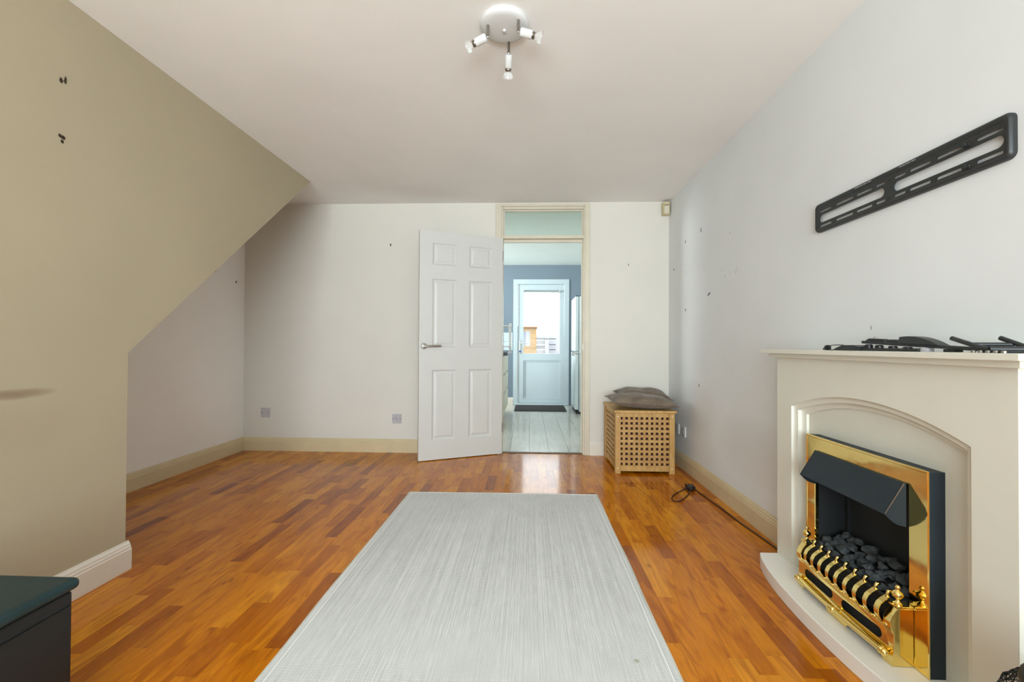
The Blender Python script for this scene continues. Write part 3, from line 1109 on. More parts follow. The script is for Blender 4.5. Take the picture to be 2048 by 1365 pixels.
MB().prism([(1.112, 0.20), (1.120, 0.235), (1.254, 0.245), (1.254, 0.19), (1.12, 0.16)], 1, OY0 + 0.004, OY1 - 0.004).build('coal_tray', m_fire_in, ef)
coal_src = []
ci = 0
for row in range(4):
    for k in range(9):
        y = 1.405 + k * 0.0435 + RND.uniform(-0.012, 0.012)
        x = 1.130 + row * 0.030 + RND.uniform(-0.006, 0.006)
        z = 0.238 + 0.010 * row + RND.uniform(-0.006, 0.008) + (0.006 if row == 3 else 0)
        sc = RND.uniform(0.015, 0.023)
        vs_, fs_ = coal_mesh(ci % 9)
        m_ = Matrix.Translation((x, min(max(y, OY0 + 0.03), OY1 - 0.03), z)) @ Matrix.Rotation(RND.uniform(0, 6.28), 4, 'Z') @ Matrix.Rotation(RND.uniform(-0.5, 0.5), 4, 'X') @ Matrix.Diagonal((sc * 1.3, sc, sc * 0.8, 1))
        MB().add([m_ @ Vector(p) for p in vs_], fs_).build('coal', m_coal, ef, smooth=25)
        ci += 1

# ---- brass fret in front of the fire
ft = thing('fire_fret', 'polished brass fret with curved bars and urn finials in front of the fire', 'fire fret', (1.09, 1.576, ZH))


def bow(y):
    u = (y - 1.577) / 0.227
    return 1.068 + 0.009 * u * u


# lower pierced plate with arched feet, bent to the bow
yA, yB = 1.351, 1.804
outl = []
N = 40
bot = []
for i in range(N + 1):
    y = yA + (yB - yA) * i / N
    u = (y - yA) / (yB - yA)
    z = ZH + 0.001
    for (c, hw) in ((0.235, 0.155), (0.765, 0.155)):
        q = abs(u - c) / hw
        if q < 1:
            z = max(z, ZH + 0.001 + 0.026 * min(1, (1 - q) * 4) ** 0.5)
    bot.append((y, z))
outl = bot + [(yB - (yB - yA) * i / N, 0.160) for i in range(N + 1)]
sl = [slot(yA + 0.040, yA + 0.205, 0.108, 0.140), slot(yA + 0.248, yA + 0.413, 0.108, 0.140)]


def dens(sp):
    out = []
    for a, b in zip(sp, sp[1:] + sp[:1]):
        n = max(1, int(math.dist(a, b) / 0.012))
        for i in range(n):
            out.append((a[0] + (b[0] - a[0]) * i / n, a[1] + (b[1] - a[1]) * i / n))
    return out


vs_, fs_ = plate([outl] + [dens(s_) for s_ in sl], 0.002)
MB().add([(bow(a) + d + 0.10 * (b - ZH) * 0.6, a, b) for a, b, d in vs_], fs_).build('pierced_plate', m_brass, ft)
MB().add([(bow(y) + 0.020, y, z) for y in (yA + 0.01, 1.577, yB - 0.01) for z in (0.058, 0.158)], [(0, 2, 3, 1), (2, 4, 5, 3)]).build('dark_backing', m_fire_in, ft)
# ribbed roll along the front with turned ends
pts = [(bow(yA + (yB - yA) * i / 20) - 0.010, yA + (yB - yA) * i / 20, 0.088) for i in range(21)]
MB().tube(pts[1:-1], 0.0085, 12).build('roll_bar', m_brass, ft, smooth=50)
for yy, s in ((yA + 0.022, -1), (yB - 0.022, 1), (1.5775, 1)):
    MB().lathe([(0.0085, -0.010), (0.0125, -0.006), (0.0125, 0.0), (0.009, 0.004), (0.0115, 0.010), (0.008, 0.016), (0.002, 0.019)], (bow(yy) - 0.010, yy, 0.088), (0, s, 0), 14).build('roll_end', m_brass, ft, smooth=50)
# ledge rail and bars
MB().tube([(bow(yA + (yB - yA) * i / 12) + 0.003, yA + 0.02 + (yB - yA - 0.04) * i / 12, 0.163) for i in range(13)], 0.006, 10).build('lower_rail', m_brass, ft, smooth=50)
MB().tube([(bow(yA + (yB - yA) * i / 12) + 0.022, yA + 0.02 + (yB - yA - 0.04) * i / 12, 0.236) for i in range(13)], 0.005, 8).build('upper_rail', m_fire_in, ft, smooth=50)
MB().add([(1.105, y, z) for y in (yA + 0.02, yB - 0.02) for z in (0.160, 0.236)], [(0, 2, 3, 1)]).build('dark_backing', m_fire_in, ft)
for i in range(9):
    y = 1.728 - i * 0.0425 + 0.0
    b0 = bow(y)
    path = [(b0 + 0.020, y, 0.243), (b0 + 0.013, y, 0.2385), (b0 + 0.003, y, 0.232), (b0 - 0.008, y, 0.222), (b0 - 0.0145, y, 0.208), (b0 - 0.0145, y, 0.193), (b0 - 0.009, y, 0.178), (b0 + 0.000, y, 0.166), (b0 + 0.004, y, 0.158)]
    br = MB().strip(path, (0, 1, 0), 0.017, 0.003).build('bar', m_brass, ft, smooth=40)
    MB().tube([(b0 + 0.016, y, 0.238), (b0 + 0.018, y, 0.248), (b0 + 0.021, y, 0.257), (b0 + 0.027, y, 0.259), (b0 + 0.030, y, 0.254)], 0.0045, 8, 1).build('curl', m_brass, br, smooth=50)
    MB().lathe([(0.001, -0.0055), (0.0045, -0.003), (0.0055, 0), (0.0045, 0.003), (0.001, 0.0055)], (b0 - 0.001, y - 0.021, 0.170), (0, 0, 1), 10).build('bead', m_brass, br, smooth=50)
# corner posts + urn finials
for yy, s in ((yA + 0.012, -1), (yB - 0.012, 1)):
    ps = MB().prism([(1.078, ZH + 0.001), (1.1375, ZH + 0.001), (1.1375, 0.226), (1.093, 0.226), (1.078, 0.205), (1.070, 0.185), (1.072, 0.165), (1.080, 0.150)], 1, yy - 0.014, yy + 0.014).build('corner_post', m_brass, ft, bevel=0.002)
    MB().box(1.088, 1.1375, yy - 0.017, yy + 0.017, 0.226, 0.233).build('post_cap', m_brass, ps, bevel=0.002)
    MB().lathe([(0.012, 0), (0.012, 0.004), (0.006, 0.008), (0.0045, 0.013), (0.008, 0.017), (0.0135, 0.024), (0.0145, 0.031), (0.012, 0.036), (0.0055, 0.040), (0.004, 0.043), (0.0065, 0.047), (0.0065, 0.051), (0.004, 0.055), (0.001, 0.057)],
               (1.103, yy, 0.233), (0, 0, 1), 18).build('finial', m_brass, ps, smooth=50)

# ================================================================== TV BRACKET ON THE RIGHT WALL
tv = thing('tv_bracket', 'long black slotted television wall bracket above the mantel', 'tv bracket', (XR, 1.585, 1.558))
by0, by1, bz0, bz1 = 1.190, 1.978, 1.496, 1.620
hol = []
mir = lambda y: 2 * 1.580 - y
for zc in (1.5825, 1.5195):
    for (a, b) in ((1.876, 1.950), (1.753, 1.850), (1.658, 1.737), (1.598, 1.642), (1.515, 1.562), (1.423, 1.500), (1.300, 1.403), (1.211, 1.282)):
        hol.append(slot(a, b, zc - 0.0045, zc + 0.0045, 4))
    hol.append(circ((1.580, zc), 0.004, 10))
hol.append(slot(1.603, 1.950, 1.5345, 1.5675))
hol.append(slot(1.210, 1.563, 1.5345, 1.5675))
vs_, fs_ = plate([rect(by0 + 0.014, by1 - 0.014, bz0 + 0.014, bz1 - 0.020)] + hol, 0.003)
MB().add([(XR - 0.0145 + d, a, b) for a, b, d in vs_], fs_).build('slotted_plate', m_black, tv)
rings = []
for ins, x in ((0.000, XR - 0.0005), (0.000, XR - 0.010), (0.002, XR - 0.0155), (0.005, XR - 0.0185), (0.009, XR - 0.0185), (0.0145, XR - 0.0145), (0.015, XR - 0.010)):
    rings.append([(x, a, b) for a, b in rrect(by0 + ins, by1 - ins, bz0 + ins, bz1 - ins * 1.35, 0.018 - ins * 0.6, 5)])
mbq = MB().loft(rings, True, False)
mbq.build('rim', m_black, tv, smooth=35)
for zc in (1.5825, 1.5195):
    MB().lathe([(0.011, 0), (0.011, 0.002), (0.0075, 0.002), (0.0075, 0.007), (0.006, 0.008)], (XR - 0.0147, 1.312, zc), (-1, 0, 0), 6).build('bolt', m_black, tv)
# small white print on the upper rim (too fine to read in the photograph): rows of tiny marks
for (a, b, k) in ((1.737, 1.655, 16), (1.536, 1.468, 12)):
    mb = MB()
    rr_ = random.Random(3)
    for i in range(k):
        y = a + (b - a) * i / k
        mb.box(XR - 0.0192, XR - 0.0184, y - rr_.uniform(0.0012, 0.003), y, 1.6085, 1.6085 + rr_.choice((0.0022, 0.0032)))
    mb.build('printed_mark', m_print, tv)

# ================================================================== THINGS ON THE MANTEL
MX = 1.165
cl = tag(MB().tube([(MX - 0.01, 1.662, ZT + 0.020), (MX - 0.015, 1.690, ZT + 0.021), (MX - 0.02, 1.725, ZT + 0.018), (MX - 0.02, 1.752, ZT + 0.010), (MX - 0.02, 1.762, ZT + 0.003), (MX - 0.015, 1.745, ZT + 0.0022), (MX, 1.70, ZT + 0.0022), (MX + 0.01, 1.66, ZT + 0.0022)], 0.0016, 6, 2).build('thin_cable', m_black_pl, smooth=60),
         'thin black cable looping off the left end of the mantel clutter', 'cable')
a1 = thing('monitor_mount', 'low black bracket arm lying flat on the mantel under the others', 'bracket', (MX, 1.52, ZT))
MB().box(MX - 0.016, MX + 0.016, 1.345, 1.640, ZT + 0.0005, ZT + 0.010).build('bar', m_black, a1, bevel=0.003)
MB().prism([(1.705, ZT + 0.0005), (1.690, ZT + 0.009), (1.655, ZT + 0.020), (1.600, ZT + 0.020), (1.575, ZT + 0.014), (1.565, ZT + 0.0005), (1.655, ZT + 0.0005), (1.668, ZT + 0.004), (1.690, ZT + 0.0005)], 0, MX - 0.022, MX + 0.022).build('hook', m_black, a1, bevel=0.002)
for yy in (1.555, 1.51, 1.455, 1.40):
    kt = 0.031 - (1.588 - yy) / 0.433 * 0.023 - 0.0065
    MB().lathe([(0.012, 0), (0.012, (kt - 0.010) * 0.7), (0.008, kt - 0.010)], (MX, yy, ZT + 0.010), (0, 0, 1), 12).build('knob', m_black_pl, a1, smooth=40)
MB().lathe([(0.006, -0.012), (0.010, -0.006), (0.010, 0.006), (0.006, 0.012)], (MX - 0.02, 1.733, ZT + 0.0105), (0, 1, 0), 10).build('clip', m_black_pl, a1, smooth=40)

a2 = thing('monitor_mount', 'long black bracket arm lying aslant on top of the mantel clutter with a domed cap', 'bracket', (MX, 1.37, ZT))
pa, pb = Vector((MX + 0.012, 1.588, ZT + 0.031)), Vector((MX - 0.002, 1.155, ZT + 0.008))
dd = (pb - pa).normalized()
nn = Vector((1, 0, 0))
uu = dd.cross(nn).normalized()
if uu.z < 0:
    uu = -uu


def along(s_, w, h):
    return pa + dd * s_ + nn * w + uu * h


L2 = (pb - pa).length
mb = MB()
mb.loft([[along(s_, -0.013, -0.005), along(s_, 0.013, -0.005), along(s_, 0.013, 0.0045), along(s_, -0.013, 0.0045)] for s_ in (0, L2)])
mb.build('arm', m_black, a2, bevel=0.002)
for (s0, s1) in ((0.015, 0.10), (0.105, 0.155)):
    mb = MB()
    mb.loft([[along(s_, -0.010, 0.0035), along(s_, 0.010, 0.0035), along(s_, 0.010, h), along(s_, -0.010, h)] for s_, h in ((s0, 0.006), (s0 + 0.015, 0.0135), (s1 - 0.01, 0.0135), (s1, 0.005))])
    mb.build('clamp', m_black_pl, a2, bevel=0.0015)
rings = []
for i in range(9):
    t = i / 8
    s_ = 0.168 + t * 0.135
    h = 0.0045 + 0.022 * math.sin(math.pi * (0.30 + 0.70 * t)) ** 0.8 if t < 1 else 0.005
    rings.append([along(s_, -0.020, 0.004), along(s_, 0.020, 0.004), along(s_, 0.016, h), along(s_, -0.016, h)])
MB().loft(rings).build('domed_cap', m_black, a2, smooth=45)
MB().cyl(along(0.25, 0, -0.004), along(0.25, 0, -0.02), 0.016, 14).build('pivot', m_greyplastic, a2, smooth=40)
MB().box(MX - 0.012, MX + 0.012, 1.238, 1.272, ZT + 0.0005, ZT + 0.0085).build('foot', m_black_pl, a2, bevel=0.002)

a3 = thing('tilt_mount', 'black U-shaped bracket with two raised prongs at the near end of the mantel', 'bracket', (MX, 1.13, ZT))
for dx, dy in ((-0.030, 0.0), (0.040, -0.045)):
    MB().tube([(MX + dx, 1.226 + dy * 1.2, ZT + 0.038), (MX + dx, 1.150 + dy * 0.9, ZT + 0.013), (MX + dx, 1.130 + dy * 0.9, ZT + 0.0095)], 0.0062, 8).build('prong', m_black, a3, smooth=50)
MB().tube([(MX - 0.030, 1.130, ZT + 0.0095), (MX + 0.040, 1.092, ZT + 0.0095)], 0.0075, 8).build('cross_bar', m_black, a3, smooth=50)
MB().tube([(MX - 0.030, 1.175, ZT + 0.021), (MX + 0.040, 1.142, ZT + 0.021)], 0.0055, 8).build('cross_bar', m_black, a3, smooth=50)
MB().box(MX - 0.035, MX + 0.045, 1.088, 1.150, ZT + 0.0005, ZT + 0.006).build('base', m_black, a3, bevel=0.002)
for i in range(5):
    MB().lathe([(0.005, 0), (0.005, 0.004), (0.003, 0.006)], (MX - 0.03 - 0.012, 1.085 + i * 0.018, ZT + 0.0005), (0, 0, 1), 8).build('screw', m_steel, a3)

# ================================================================== HAMPER AND CUSHIONS
hx0, hx1, hy0, hy1 = 0.678, 1.137, 3.470, 3.985
hm = thing('laundry_box', 'slatted lattice wooden storage box in the corner under the cushions', 'storage box', ((hx0 + hx1) / 2, (hy0 + hy1) / 2, 0))
LG = 0.042
for (xa, ya) in ((hx0, hy0), (hx1 - LG, hy0), (hx0, hy1 - LG), (hx1 - LG, hy1 - LG)):
    lg = MB().box(xa, xa + LG, ya, ya + LG, 0.0005, 0.474).build('leg', m_hamper, hm, bevel=0.003)
    for zz in (0.043, 0.448):
        MB().cyl((xa + LG / 2, ya + 0.002, zz), (xa + LG / 2, ya - 0.001, zz), 0.005, 8).build('dowel', m_skirt_w, lg)
MB().box(hx0 - 0.008, hx1 + 0.014, hy0 - 0.008, hy1 + 0.010, 0.476, 0.495).build('lid', m_hamper, hm, bevel=0.003)
gx0, gx1, gy0, gy1, gz0, gz1 = hx0 + LG, hx1 - LG, hy0 + LG, hy1 - LG, 0.064, 0.442
for yy in (hy0 + 0.010, hy1 - 0.030):
    MB().box(gx0, gx1, yy, yy + 0.020, gz1, 0.474).build('top_rail', m_hamper, hm)
    MB().box(gx0, gx1, yy, yy + 0.020, 0.020, gz0).build('bottom_rail', m_hamper, hm)
for xx in (hx0 + 0.010, hx1 - 0.030):
    MB().box(xx, xx + 0.020, gy0, gy1, gz1, 0.474).build('top_rail', m_hamper, hm)
    MB().box(xx, xx + 0.020, gy0, gy1, 0.020, gz0).build('bottom_rail', m_hamper, hm)
ho = ORIGIN[hm]
NS = 9


def slat_pos(a0, a1, k):
    cell = (a1 - a0) / (2 * NS + 1)
    return a0 + cell * (2 * k + 1.5), cell


# front/back: horizontal slats in front, uprights behind
src = {}
for k in range(NS):
    zc, cz = slat_pos(gz0, gz1, k)
    xc, cx_ = slat_pos(gx0, gx1, k)
    yc, cy_ = slat_pos(gy0, gy1, k)
    for nm, dims, places in (
            ('h_f', (gx1 - gx0, 0.008, cz), [((gx0 + gx1) / 2, hy0 + 0.016, zc), ((gx0 + gx1) / 2, hy1 - 0.016, zc)]),
            ('v_f', (cx_, 0.008, gz1 - gz0), [(xc, hy0 + 0.025, (gz0 + gz1) / 2), (xc, hy1 - 0.025, (gz0 + gz1) / 2)]),
            ('h_s', (0.008, gy1 - gy0, cz), [(hx0 + 0.016, (gy0 + gy1) / 2, zc), (hx1 - 0.016, (gy0 + gy1) / 2, zc)]),
            ('v_s', (0.008, cy_, gz1 - gz0), [(hx0 + 0.025, yc, (gz0 + gz1) / 2), (hx1 - 0.025, yc, (gz0 + gz1) / 2)])):
        for pl in places:
            if nm not in src:
                a, b, c = (q / 2 for q in dims)
                o = MB().box(pl[0] - a, pl[0] + a, pl[1] - b, pl[1] + b, pl[2] - c, pl[2] + c).build('slat', m_hamper, hm, loc=pl)
                src[nm] = o
            else:
                copy_part(src[nm], hm, Vector(pl) - ho)
MB().box(gx0 - 0.005, gx1 + 0.005, gy0 - 0.005, gy1 + 0.005, 0.03, 0.455).build('dark_fill', m_hole_dark, hm)  # dark box added inside to give the lattice holes their shade


def cushion(name, label, c, sx, sy, th, rz, rx, ry, seed, group):
    n = 28
    rows = []
    top, botm = [], []
    for j in range(n + 1):
        for i in range(n + 1):
            u, v = -1 + 2 * i / n, -1 + 2 * j / n
            pin = 1 - 0.10 * (1 - abs(v) ** 2) * abs(u) ** 3
            pin2 = 1 - 0.10 * (1 - abs(u) ** 2) * abs(v) ** 3
            x, y = u * sx / 2 * pin, v * sy / 2 * pin2
            h = ((1 - abs(u) ** 2.6) * (1 - abs(v) ** 2.6)) ** 0.55
            w = mnoise.noise(Vector((x * 9 + seed, y * 9, seed))) * 0.010 * h + mnoise.noise(Vector((x * 25 + seed, y * 14, seed))) * 0.003
            top.append((x, y, th / 2 * h + w))
            botm.append((x, y, -th / 2 * h * 0.75 + 0.3 * w))
    w_ = n + 1
    N_ = len(top)
    fs_ = []
    for j in range(n):
        for i in range(n):
            a = j * w_ + i
            fs_.append((a, a + 1, a + w_ + 1, a + w_))
            fs_.append((N_ + a, N_ + a + w_, N_ + a + w_ + 1, N_ + a + 1))
    m_ = Matrix.Translation(c) @ Matrix.Rotation(rz, 4, 'Z') @ Matrix.Rotation(rx, 4, 'X') @ Matrix.Rotation(ry, 4, 'Y')
    r = thing(name, label, 'cushion', c, group)
    edge = [top[i] for i in range(n + 1)] + [top[j * w_ + n] for j in range(1, n + 1)] + [top[n * w_ + i] for i in range(n - 1, -1, -1)] + [top[j * w_] for j in range(n - 1, -1, -1)]
    for q in (n, 2 * n, 3 * n):
        pass
    mb = MB().add([m_ @ Vector(p) for p in top + botm], fs_)
    # close the rim
    for seq in ([i for i in range(n + 1)], [n * w_ + i for i in range(n + 1)], [j * w_ for j in range(n + 1)], [j * w_ + n for j in range(n + 1)]):
        for a, b in zip(seq[:-1], seq[1:]):
            mb.f.append((a, b, N_ + b, N_ + a))
    mb.build('cover', m_velvet, r, smooth=70)
    MB().tube([m_ @ Vector(p) for p in edge], 0.003, 6).build('seam', m_velvet, r, smooth=60)


cushion('cushion', 'taupe velvet cushion lying at the front of the wooden box', (0.905, 3.600, 0.552), 0.52, 0.31, 0.125, 0.03, 0.05, 0.060, 1.3, 'velvet cushions on the storage box')
cushion('cushion', 'darker taupe cushion lying behind the front one against the corner', (0.985, 3.872, 0.570), 0.46, 0.25, 0.125, -0.04, 0.10, 0.050, 5.7, 'velvet cushions on the storage box')

# ================================================================== OTTOMAN
ot = thing('storage_ottoman', 'dark teal leather storage ottoman in the near left corner', 'ottoman', (-1.35, 0.71, 0))
MB().box(-1.540, -1.152, 0.335, 1.080, 0.0005, 0.372).build('body', m_ott_body, ot, bevel=0.008, segs=3)
MB().box(-1.552, -1.142, 0.322, 1.092, 0.373, 0.402).build('lid', m_ott, ot, bevel=0.013, segs=4)
MB().tube([(-1.1505, 0.34, 0.335), (-1.1500, 0.7, 0.333), (-1.1505, 1.07, 0.335)], 0.002, 6).build('seam', m_ott_body, ot, smooth=60)

# ================================================================== FLOOR CABLE
cbz = 0.0042
pc = thing('power_cable', 'thin dark flex with black plug coiled on the floor beside the right skirting', 'cable', (1.12, 3.1, 0))
MB().tube([(1.135, 3.125, 0.012), (1.159, 3.118, cbz), (1.164, 3.04, cbz), (1.167, 2.98, cbz), (1.175, 2.87, cbz), (1.185, 2.776, cbz), (1.190, 2.653, cbz), (1.197, 2.52, cbz), (1.210, 2.40, cbz), (1.222, 2.28, cbz), (1.228, 2.18, cbz), (1.232, 2.085, cbz)], 0.0036, 8, 2).build('flex', m_cable, pc, smooth=60)
MB().tube([(1.112, 3.105, 0.012), (1.090, 3.03, cbz), (1.062, 2.985, cbz), (1.030, 2.940, cbz), (0.996, 2.895, cbz), (0.960, 2.862, cbz), (0.938, 2.868, cbz), (0.932, 2.910, cbz), (0.955, 2.965, cbz), (0.991, 3.013, cbz), (1.044, 3.068, cbz), (1.100, 3.112, 0.012)], 0.0036, 8, 2).build('flex_loop', m_cable, pc, smooth=60)
pg = MB().prism([(1.098, 3.098), (1.118, 3.085), (1.150, 3.090), (1.160, 3.118), (1.148, 3.142), (1.112, 3.140)], 2, 0.001, 0.030).build('plug', m_black_pl, pc, bevel=0.004)
for (xx, yy) in ((1.108, 3.150), (1.132, 3.156), (1.152, 3.150)):
    MB().box(xx - 0.004, xx + 0.004, yy - 0.014, yy + 0.006, 0.010, 0.030).build('pin', m_black_pl, pg)
MB().tube([(1.10, 3.09, 0.02), (1.115, 3.07, 0.02), (1.14, 3.075, 0.018), (1.155, 3.10, 0.02)], 0.004, 6, 1).build('flex_tie', m_cable, pg, smooth=60)

# ================================================================== PLATES, SENSOR
def wall_plate_back(label, x0, x1, z0, z1, dots):
    r = thing('blank_plate', label, 'wall plate', ((x0 + x1) / 2, D, (z0 + z1) / 2), 'plates on the back wall')
    MB().box(x0, x1, D - 0.010, D, z0, z1).build('face', m_greyplastic, r, bevel=0.003)
    for (u, v) in dots:
        MB().cyl((x0 + (x1 - x0) * u, D - 0.0118, z0 + (z1 - z0) * v), (x0 + (x1 - x0) * u, D - 0.009, z0 + (z1 - z0) * v), 0.0045, 8).build('screw', m_fence_dk, r)


wall_plate_back('grey-white blank wall plate near the recess corner, farther from the door', -2.512, -2.426, 0.312, 0.398, ((0.14, 0.5), (0.86, 0.5)))
wall_plate_back('grey-white wall plate just left of the open door', -1.264, -1.178, 0.268, 0.354, ((0.12, 0.5), (0.88, 0.5), (0.42, 0.62), (0.52, 0.40)))
for ya, lab in ((3.752, 'white socket plate on the right wall, the one nearest the corner behind the box'), (3.602, 'white socket plate on the right wall, the one nearer the fireplace')):
    r = thing('socket_plate', lab, 'wall plate', (XR, ya + 0.043, 0.30), 'plates low on the right wall')
    MB().box(XR - 0.012, XR, ya, ya + 0.086, 0.262, 0.345).build('face', m_whiteplastic, r, bevel=0.003)
    MB().box(XR - 0.014, XR - 0.011, ya + 0.03, ya + 0.056, 0.285, 0.322).build('insert', m_greyplastic, r, bevel=0.001)
pr = thing('motion_sensor', 'yellowed alarm motion sensor high in the right back corner', 'motion sensor', (1.235, 4.0, 2.24))
MB().prism([(1.262, 4.046), (1.200, 4.046), (1.200, 4.010), (1.212, 3.994), (1.252, 3.986), (1.262, 3.992)], 2, 2.185, 2.298).build('housing', m_cream_pl, pr, bevel=0.004)
MB().prism([(1.250, 3.9875), (1.211, 3.9955), (1.2105, 3.990), (1.2495, 3.982)], 2, 2.195, 2.262).build('lens', m_frame, pr, bevel=0.002)
MB().prism([(1.252, 3.9860), (1.212, 3.9940), (1.211, 3.9905), (1.251, 3.9830)], 2, 2.266, 2.270).build('slit', m_dark, pr)

# ================================================================== CEILING LIGHT
LC = Vector((-0.107, 1.785, H))
cl = thing('ceiling_spotlight', 'white round ceiling light with three small spot bulbs', 'ceiling light', LC)
MB().lathe([(0.098, 0), (0.100, -0.006), (0.099, -0.014), (0.094, -0.020), (0.080, -0.024), (0.045, -0.027), (0.0, -0.028)], LC, (0, 0, 1), 48, cap=False).build('base_plate', m_whiteplastic, cl, smooth=50)
MB().lathe([(0.001, -0.036), (0.006, -0.035), (0.007, -0.028)], LC, (0, 0, 1), 12).build('fixing_screw', m_whiteplastic, cl, smooth=50)
for (ax_, ay_, tgt) in ((-0.172, 1.760, (-0.80, 0.18, -0.28)), (-0.048, 1.735, (0.88, 0.10, -0.20)), (-0.092, 1.862, (-0.06, 0.62, -0.72))):
    zt_ = H - 0.022
    ar = MB().box(ax_ - 0.0055, ax_ + 0.0055, ay_ - 0.004, ay_ + 0.004, zt_ - 0.055, zt_).build('arm', m_chrome, cl, bevel=0.003)
    tv_ = Vector(tgt).normalized()
    p0 = Vector((ax_, ay_, zt_ - 0.048)) + tv_ * 0.010
    hd_ = MB().lathe([(0.011, -0.004), (0.0165, 0.0), (0.0165, 0.044), (0.0145, 0.046)], p0, tv_, 20).build('lamp_holder', m_whiteplastic, cl, smooth=45)
    MB().lathe([(0.0135, 0.046), (0.0135, 0.050), (0.0150, 0.052), (0.0135, 0.054), (0.0130, 0.058)], p0, tv_, 20).build('bulb_collar', m_chrome, hd_, smooth=45)
    MB().lathe([(0.0115, 0.056), (0.0150, 0.062), (0.0205, 0.072), (0.0245, 0.082), (0.0250, 0.086), (0.0225, 0.0875), (0.0, 0.0865)], p0, tv_, 24, cap=False).build('bulb', m_bulb, hd_, smooth=45)

# ================================================================== NEAR RIGHT FLOOR: pierced lantern and black pot
lt = thing('pierced_lantern', 'black pierced-metal lantern standing by the near end of the hearth', 'lantern', (1.074, 0.955, 0))
bm = bmesh.new()
NA = 26
ringsv = []
rr_ = random.Random(11)
LP_ = [(0.040, 0.004), (0.060, 0.022), (0.072, 0.05), (0.078, 0.08), (0.080, 0.11), (0.081, 0.14), (0.081, 0.17), (0.081, 0.20), (0.080, 0.228), (0.077, 0.254), (0.073, 0.276), (0.066, 0.296), (0.056, 0.312), (0.044, 0.323), (0.030, 0.330)]
LP2 = []
for (ra, za), (rb, zb) in zip(LP_[:-1], LP_[1:]):
    LP2 += [(ra, za), ((ra + rb) / 2, (za + zb) / 2)]
for (r_, z_) in LP2 + [LP_[-1], (0.012, 0.334)]:
    z_ *= 0.95
    ringsv.append([bm.verts.new((1.074 + r_ * math.cos(2 * math.pi * (i + rr_.uniform(-0.3, 0.3)) / NA), 0.955 + r_ * math.sin(2 * math.pi * (i + rr_.uniform(-0.3, 0.3)) / NA), z_ + rr_.uniform(-0.0035, 0.0035) * (z_ > 0.01))) for i in range(NA)])
for a in range(len(ringsv) - 1):
    for i in range(NA):
        j = (i + 1) % NA
        q = [ringsv[a][i], ringsv[a][j], ringsv[a + 1][j], ringsv[a + 1][i]]
        if rr_.random() < 0.5:
            bm.faces.new((q[0], q[1], q[2], q[3]))
        else:
            bm.faces.new((q[0], q[1], q[2]))
            bm.faces.new((q[0], q[2], q[3]))
vs_ = [tuple(v.co) for v in bm.verts]
bm.verts.index_update()
fs_ = [tuple(v.index for v in f.verts) for f in bm.faces]
bm.free()
sh_ = MB().add(vs_, fs_).build('pierced_shell', m_black_pl, lt)
wf = sh_.modifiers.new('holes', 'WIREFRAME')
wf.thickness = 0.0030
wf.use_even_offset = False
MB().lathe([(0.045, 0.001), (0.045, 0.004), (0.0, 0.004)], (1.074, 0.955, 0), (0, 0, 1), 20, cap=False).build('base', m_black_pl, lt, smooth=40)
MB().lathe([(0.052, 0.006), (0.056, 0.02), (0.056, 0.225), (0.048, 0.262), (0.02, 0.272), (0.0, 0.272)], (1.074, 0.955, 0), (0, 0, 1), 20, cap=False).build('inner_cup', m_hearth, lt, smooth=40)
pt = thing('black_pot', 'smooth black lidded pot at the right edge beside the pierced lantern', 'pot', (0.969, 0.78, 0))
MB().lathe([(0.050, 0.001), (0.066, 0.02), (0.084, 0.12), (0.093, 0.25), (0.095, 0.34), (0.094, 0.398), (0.088, 0.413), (0.040, 0.418), (0.0, 0.419)], (0.969, 0.78, 0), (0, 0, 1), 36).build('body', m_black_pl, pt, smooth=50)
MB().lathe([(0.0955, 0.390), (0.098, 0.397), (0.0965, 0.407), (0.090, 0.414)], (0.969, 0.78, 0), (0, 0, 1), 36, cap=False).build('lid_rim', m_black_pl, pt, smooth=50)

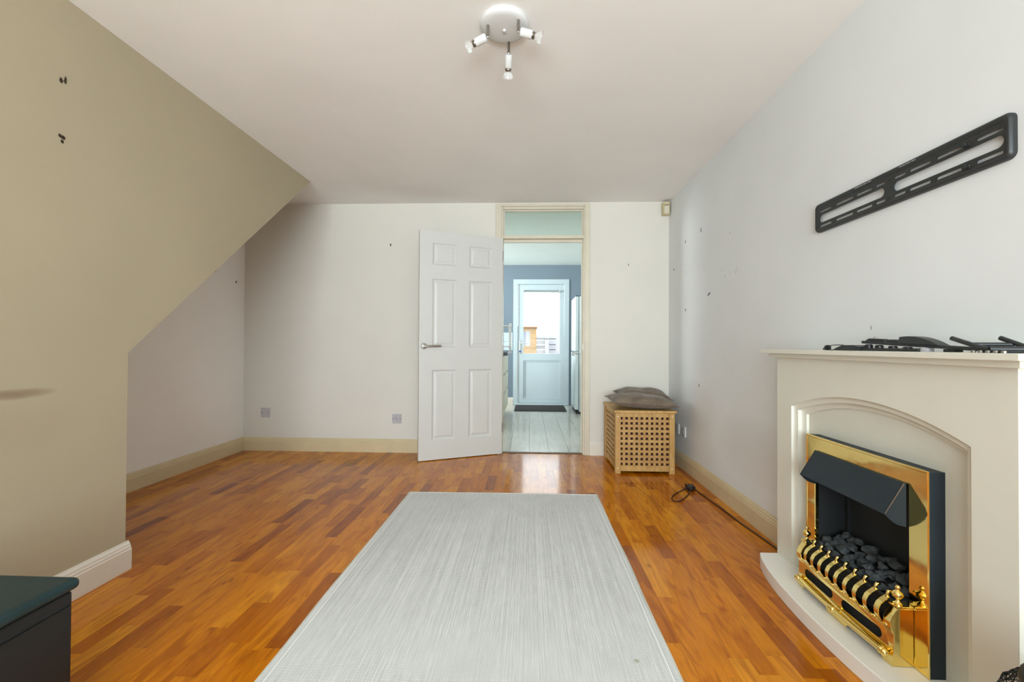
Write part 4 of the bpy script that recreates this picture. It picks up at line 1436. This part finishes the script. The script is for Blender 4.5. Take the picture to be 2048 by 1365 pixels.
# ================================================================== OLD FIXINGS IN THE WALLS
def blob(parent, c, normal, rx, rz, mat, name, seed, lift=0.0012):
    n = Vector(normal)
    u = Vector((0, 0, 1)).cross(n).normalized()
    rr2 = random.Random(seed)
    ring = []
    inner = []
    K = 11
    for i in range(K):
        a = 2 * math.pi * i / K
        k = rr2.uniform(0.65, 1.15)
        p = Vector(c) + u * (rx * k * math.cos(a)) + Vector((0, 0, 1)) * (rz * k * math.sin(a))
        ring.append(p + n * 0.0002)
        inner.append(p * 0.75 + Vector(c) * 0.25 + n * lift)
    mb = MB()
    mb.loft([ring, inner], True, True)
    return mb.build(name, mat, parent)


k = 0
for (y, z, rx, rz, m_) in ((3.303, 1.868, 0.006, 0.014, m_dark), (3.300, 1.850, 0.006, 0.009, m_dark), (3.626, 1.850, 0.008, 0.014, m_dark), (3.909, 1.674, 0.009, 0.014, m_dark), (3.625, 1.605, 0.006, 0.012, m_filler),
                          (3.624, 1.295, 0.008, 0.014, m_dark), (2.833, 1.720, 0.005, 0.014, m_filler), (2.948, 1.498, 0.008, 0.008, m_filler), (2.903, 1.455, 0.006, 0.010, m_filler), (2.751, 1.455, 0.006, 0.012, m_filler),
                          (2.740, 1.475, 0.006, 0.016, m_whiteplastic), (1.682, 1.073, 0.007, 0.010, m_filler), (1.668, 1.035, 0.010, 0.003, m_filler)):
    k += 1
    blob(wall_right, (XR, y, z), (-1, 0, 0), rx, rz, m_, 'screw_hole' if m_ is m_dark else 'filler_patch', k)
MB().prism([(3.175, 1.357), (3.135, 1.371), (3.137, 1.380), (3.177, 1.366)], 0, XR - 0.002, XR - 0.0002).build('tape_scrap', m_black_pl, wall_right)
for (y, z, rx, rz) in ((1.605, 2.002, 0.006, 0.016), (1.590, 1.995, 0.008, 0.011), (1.600, 1.780, 0.010, 0.010), (1.588, 1.782, 0.006, 0.009), (1.597, 1.764, 0.007, 0.009)):
    k += 1
    blob(wall_left, (XL, y, z), (1, 0, 0), rx, rz, m_dark, 'screw_hole', k)
for (x, z, rx, rz) in ((-1.296, 1.937, 0.010, 0.005), (-1.294, 1.926, 0.005, 0.012), (0.906, 1.741, 0.004, 0.012)):
    k += 1
    blob(wall_back, (x, D, z), (0, -1, 0), rx, rz, m_dark, 'screw_hole', k)
for (y, z, rx, rz, m_) in ((3.93, 1.567, 0.010, 0.012, m_dark), (3.66, 1.62, 0.012, 0.010, m_filler)):
    k += 1
    blob(wall_rec, (XL2, y, z), (1, 0, 0), rx, rz, m_, 'screw_hole' if m_ is m_dark else 'filler_patch', k)

bpy.context.view_layer.update()
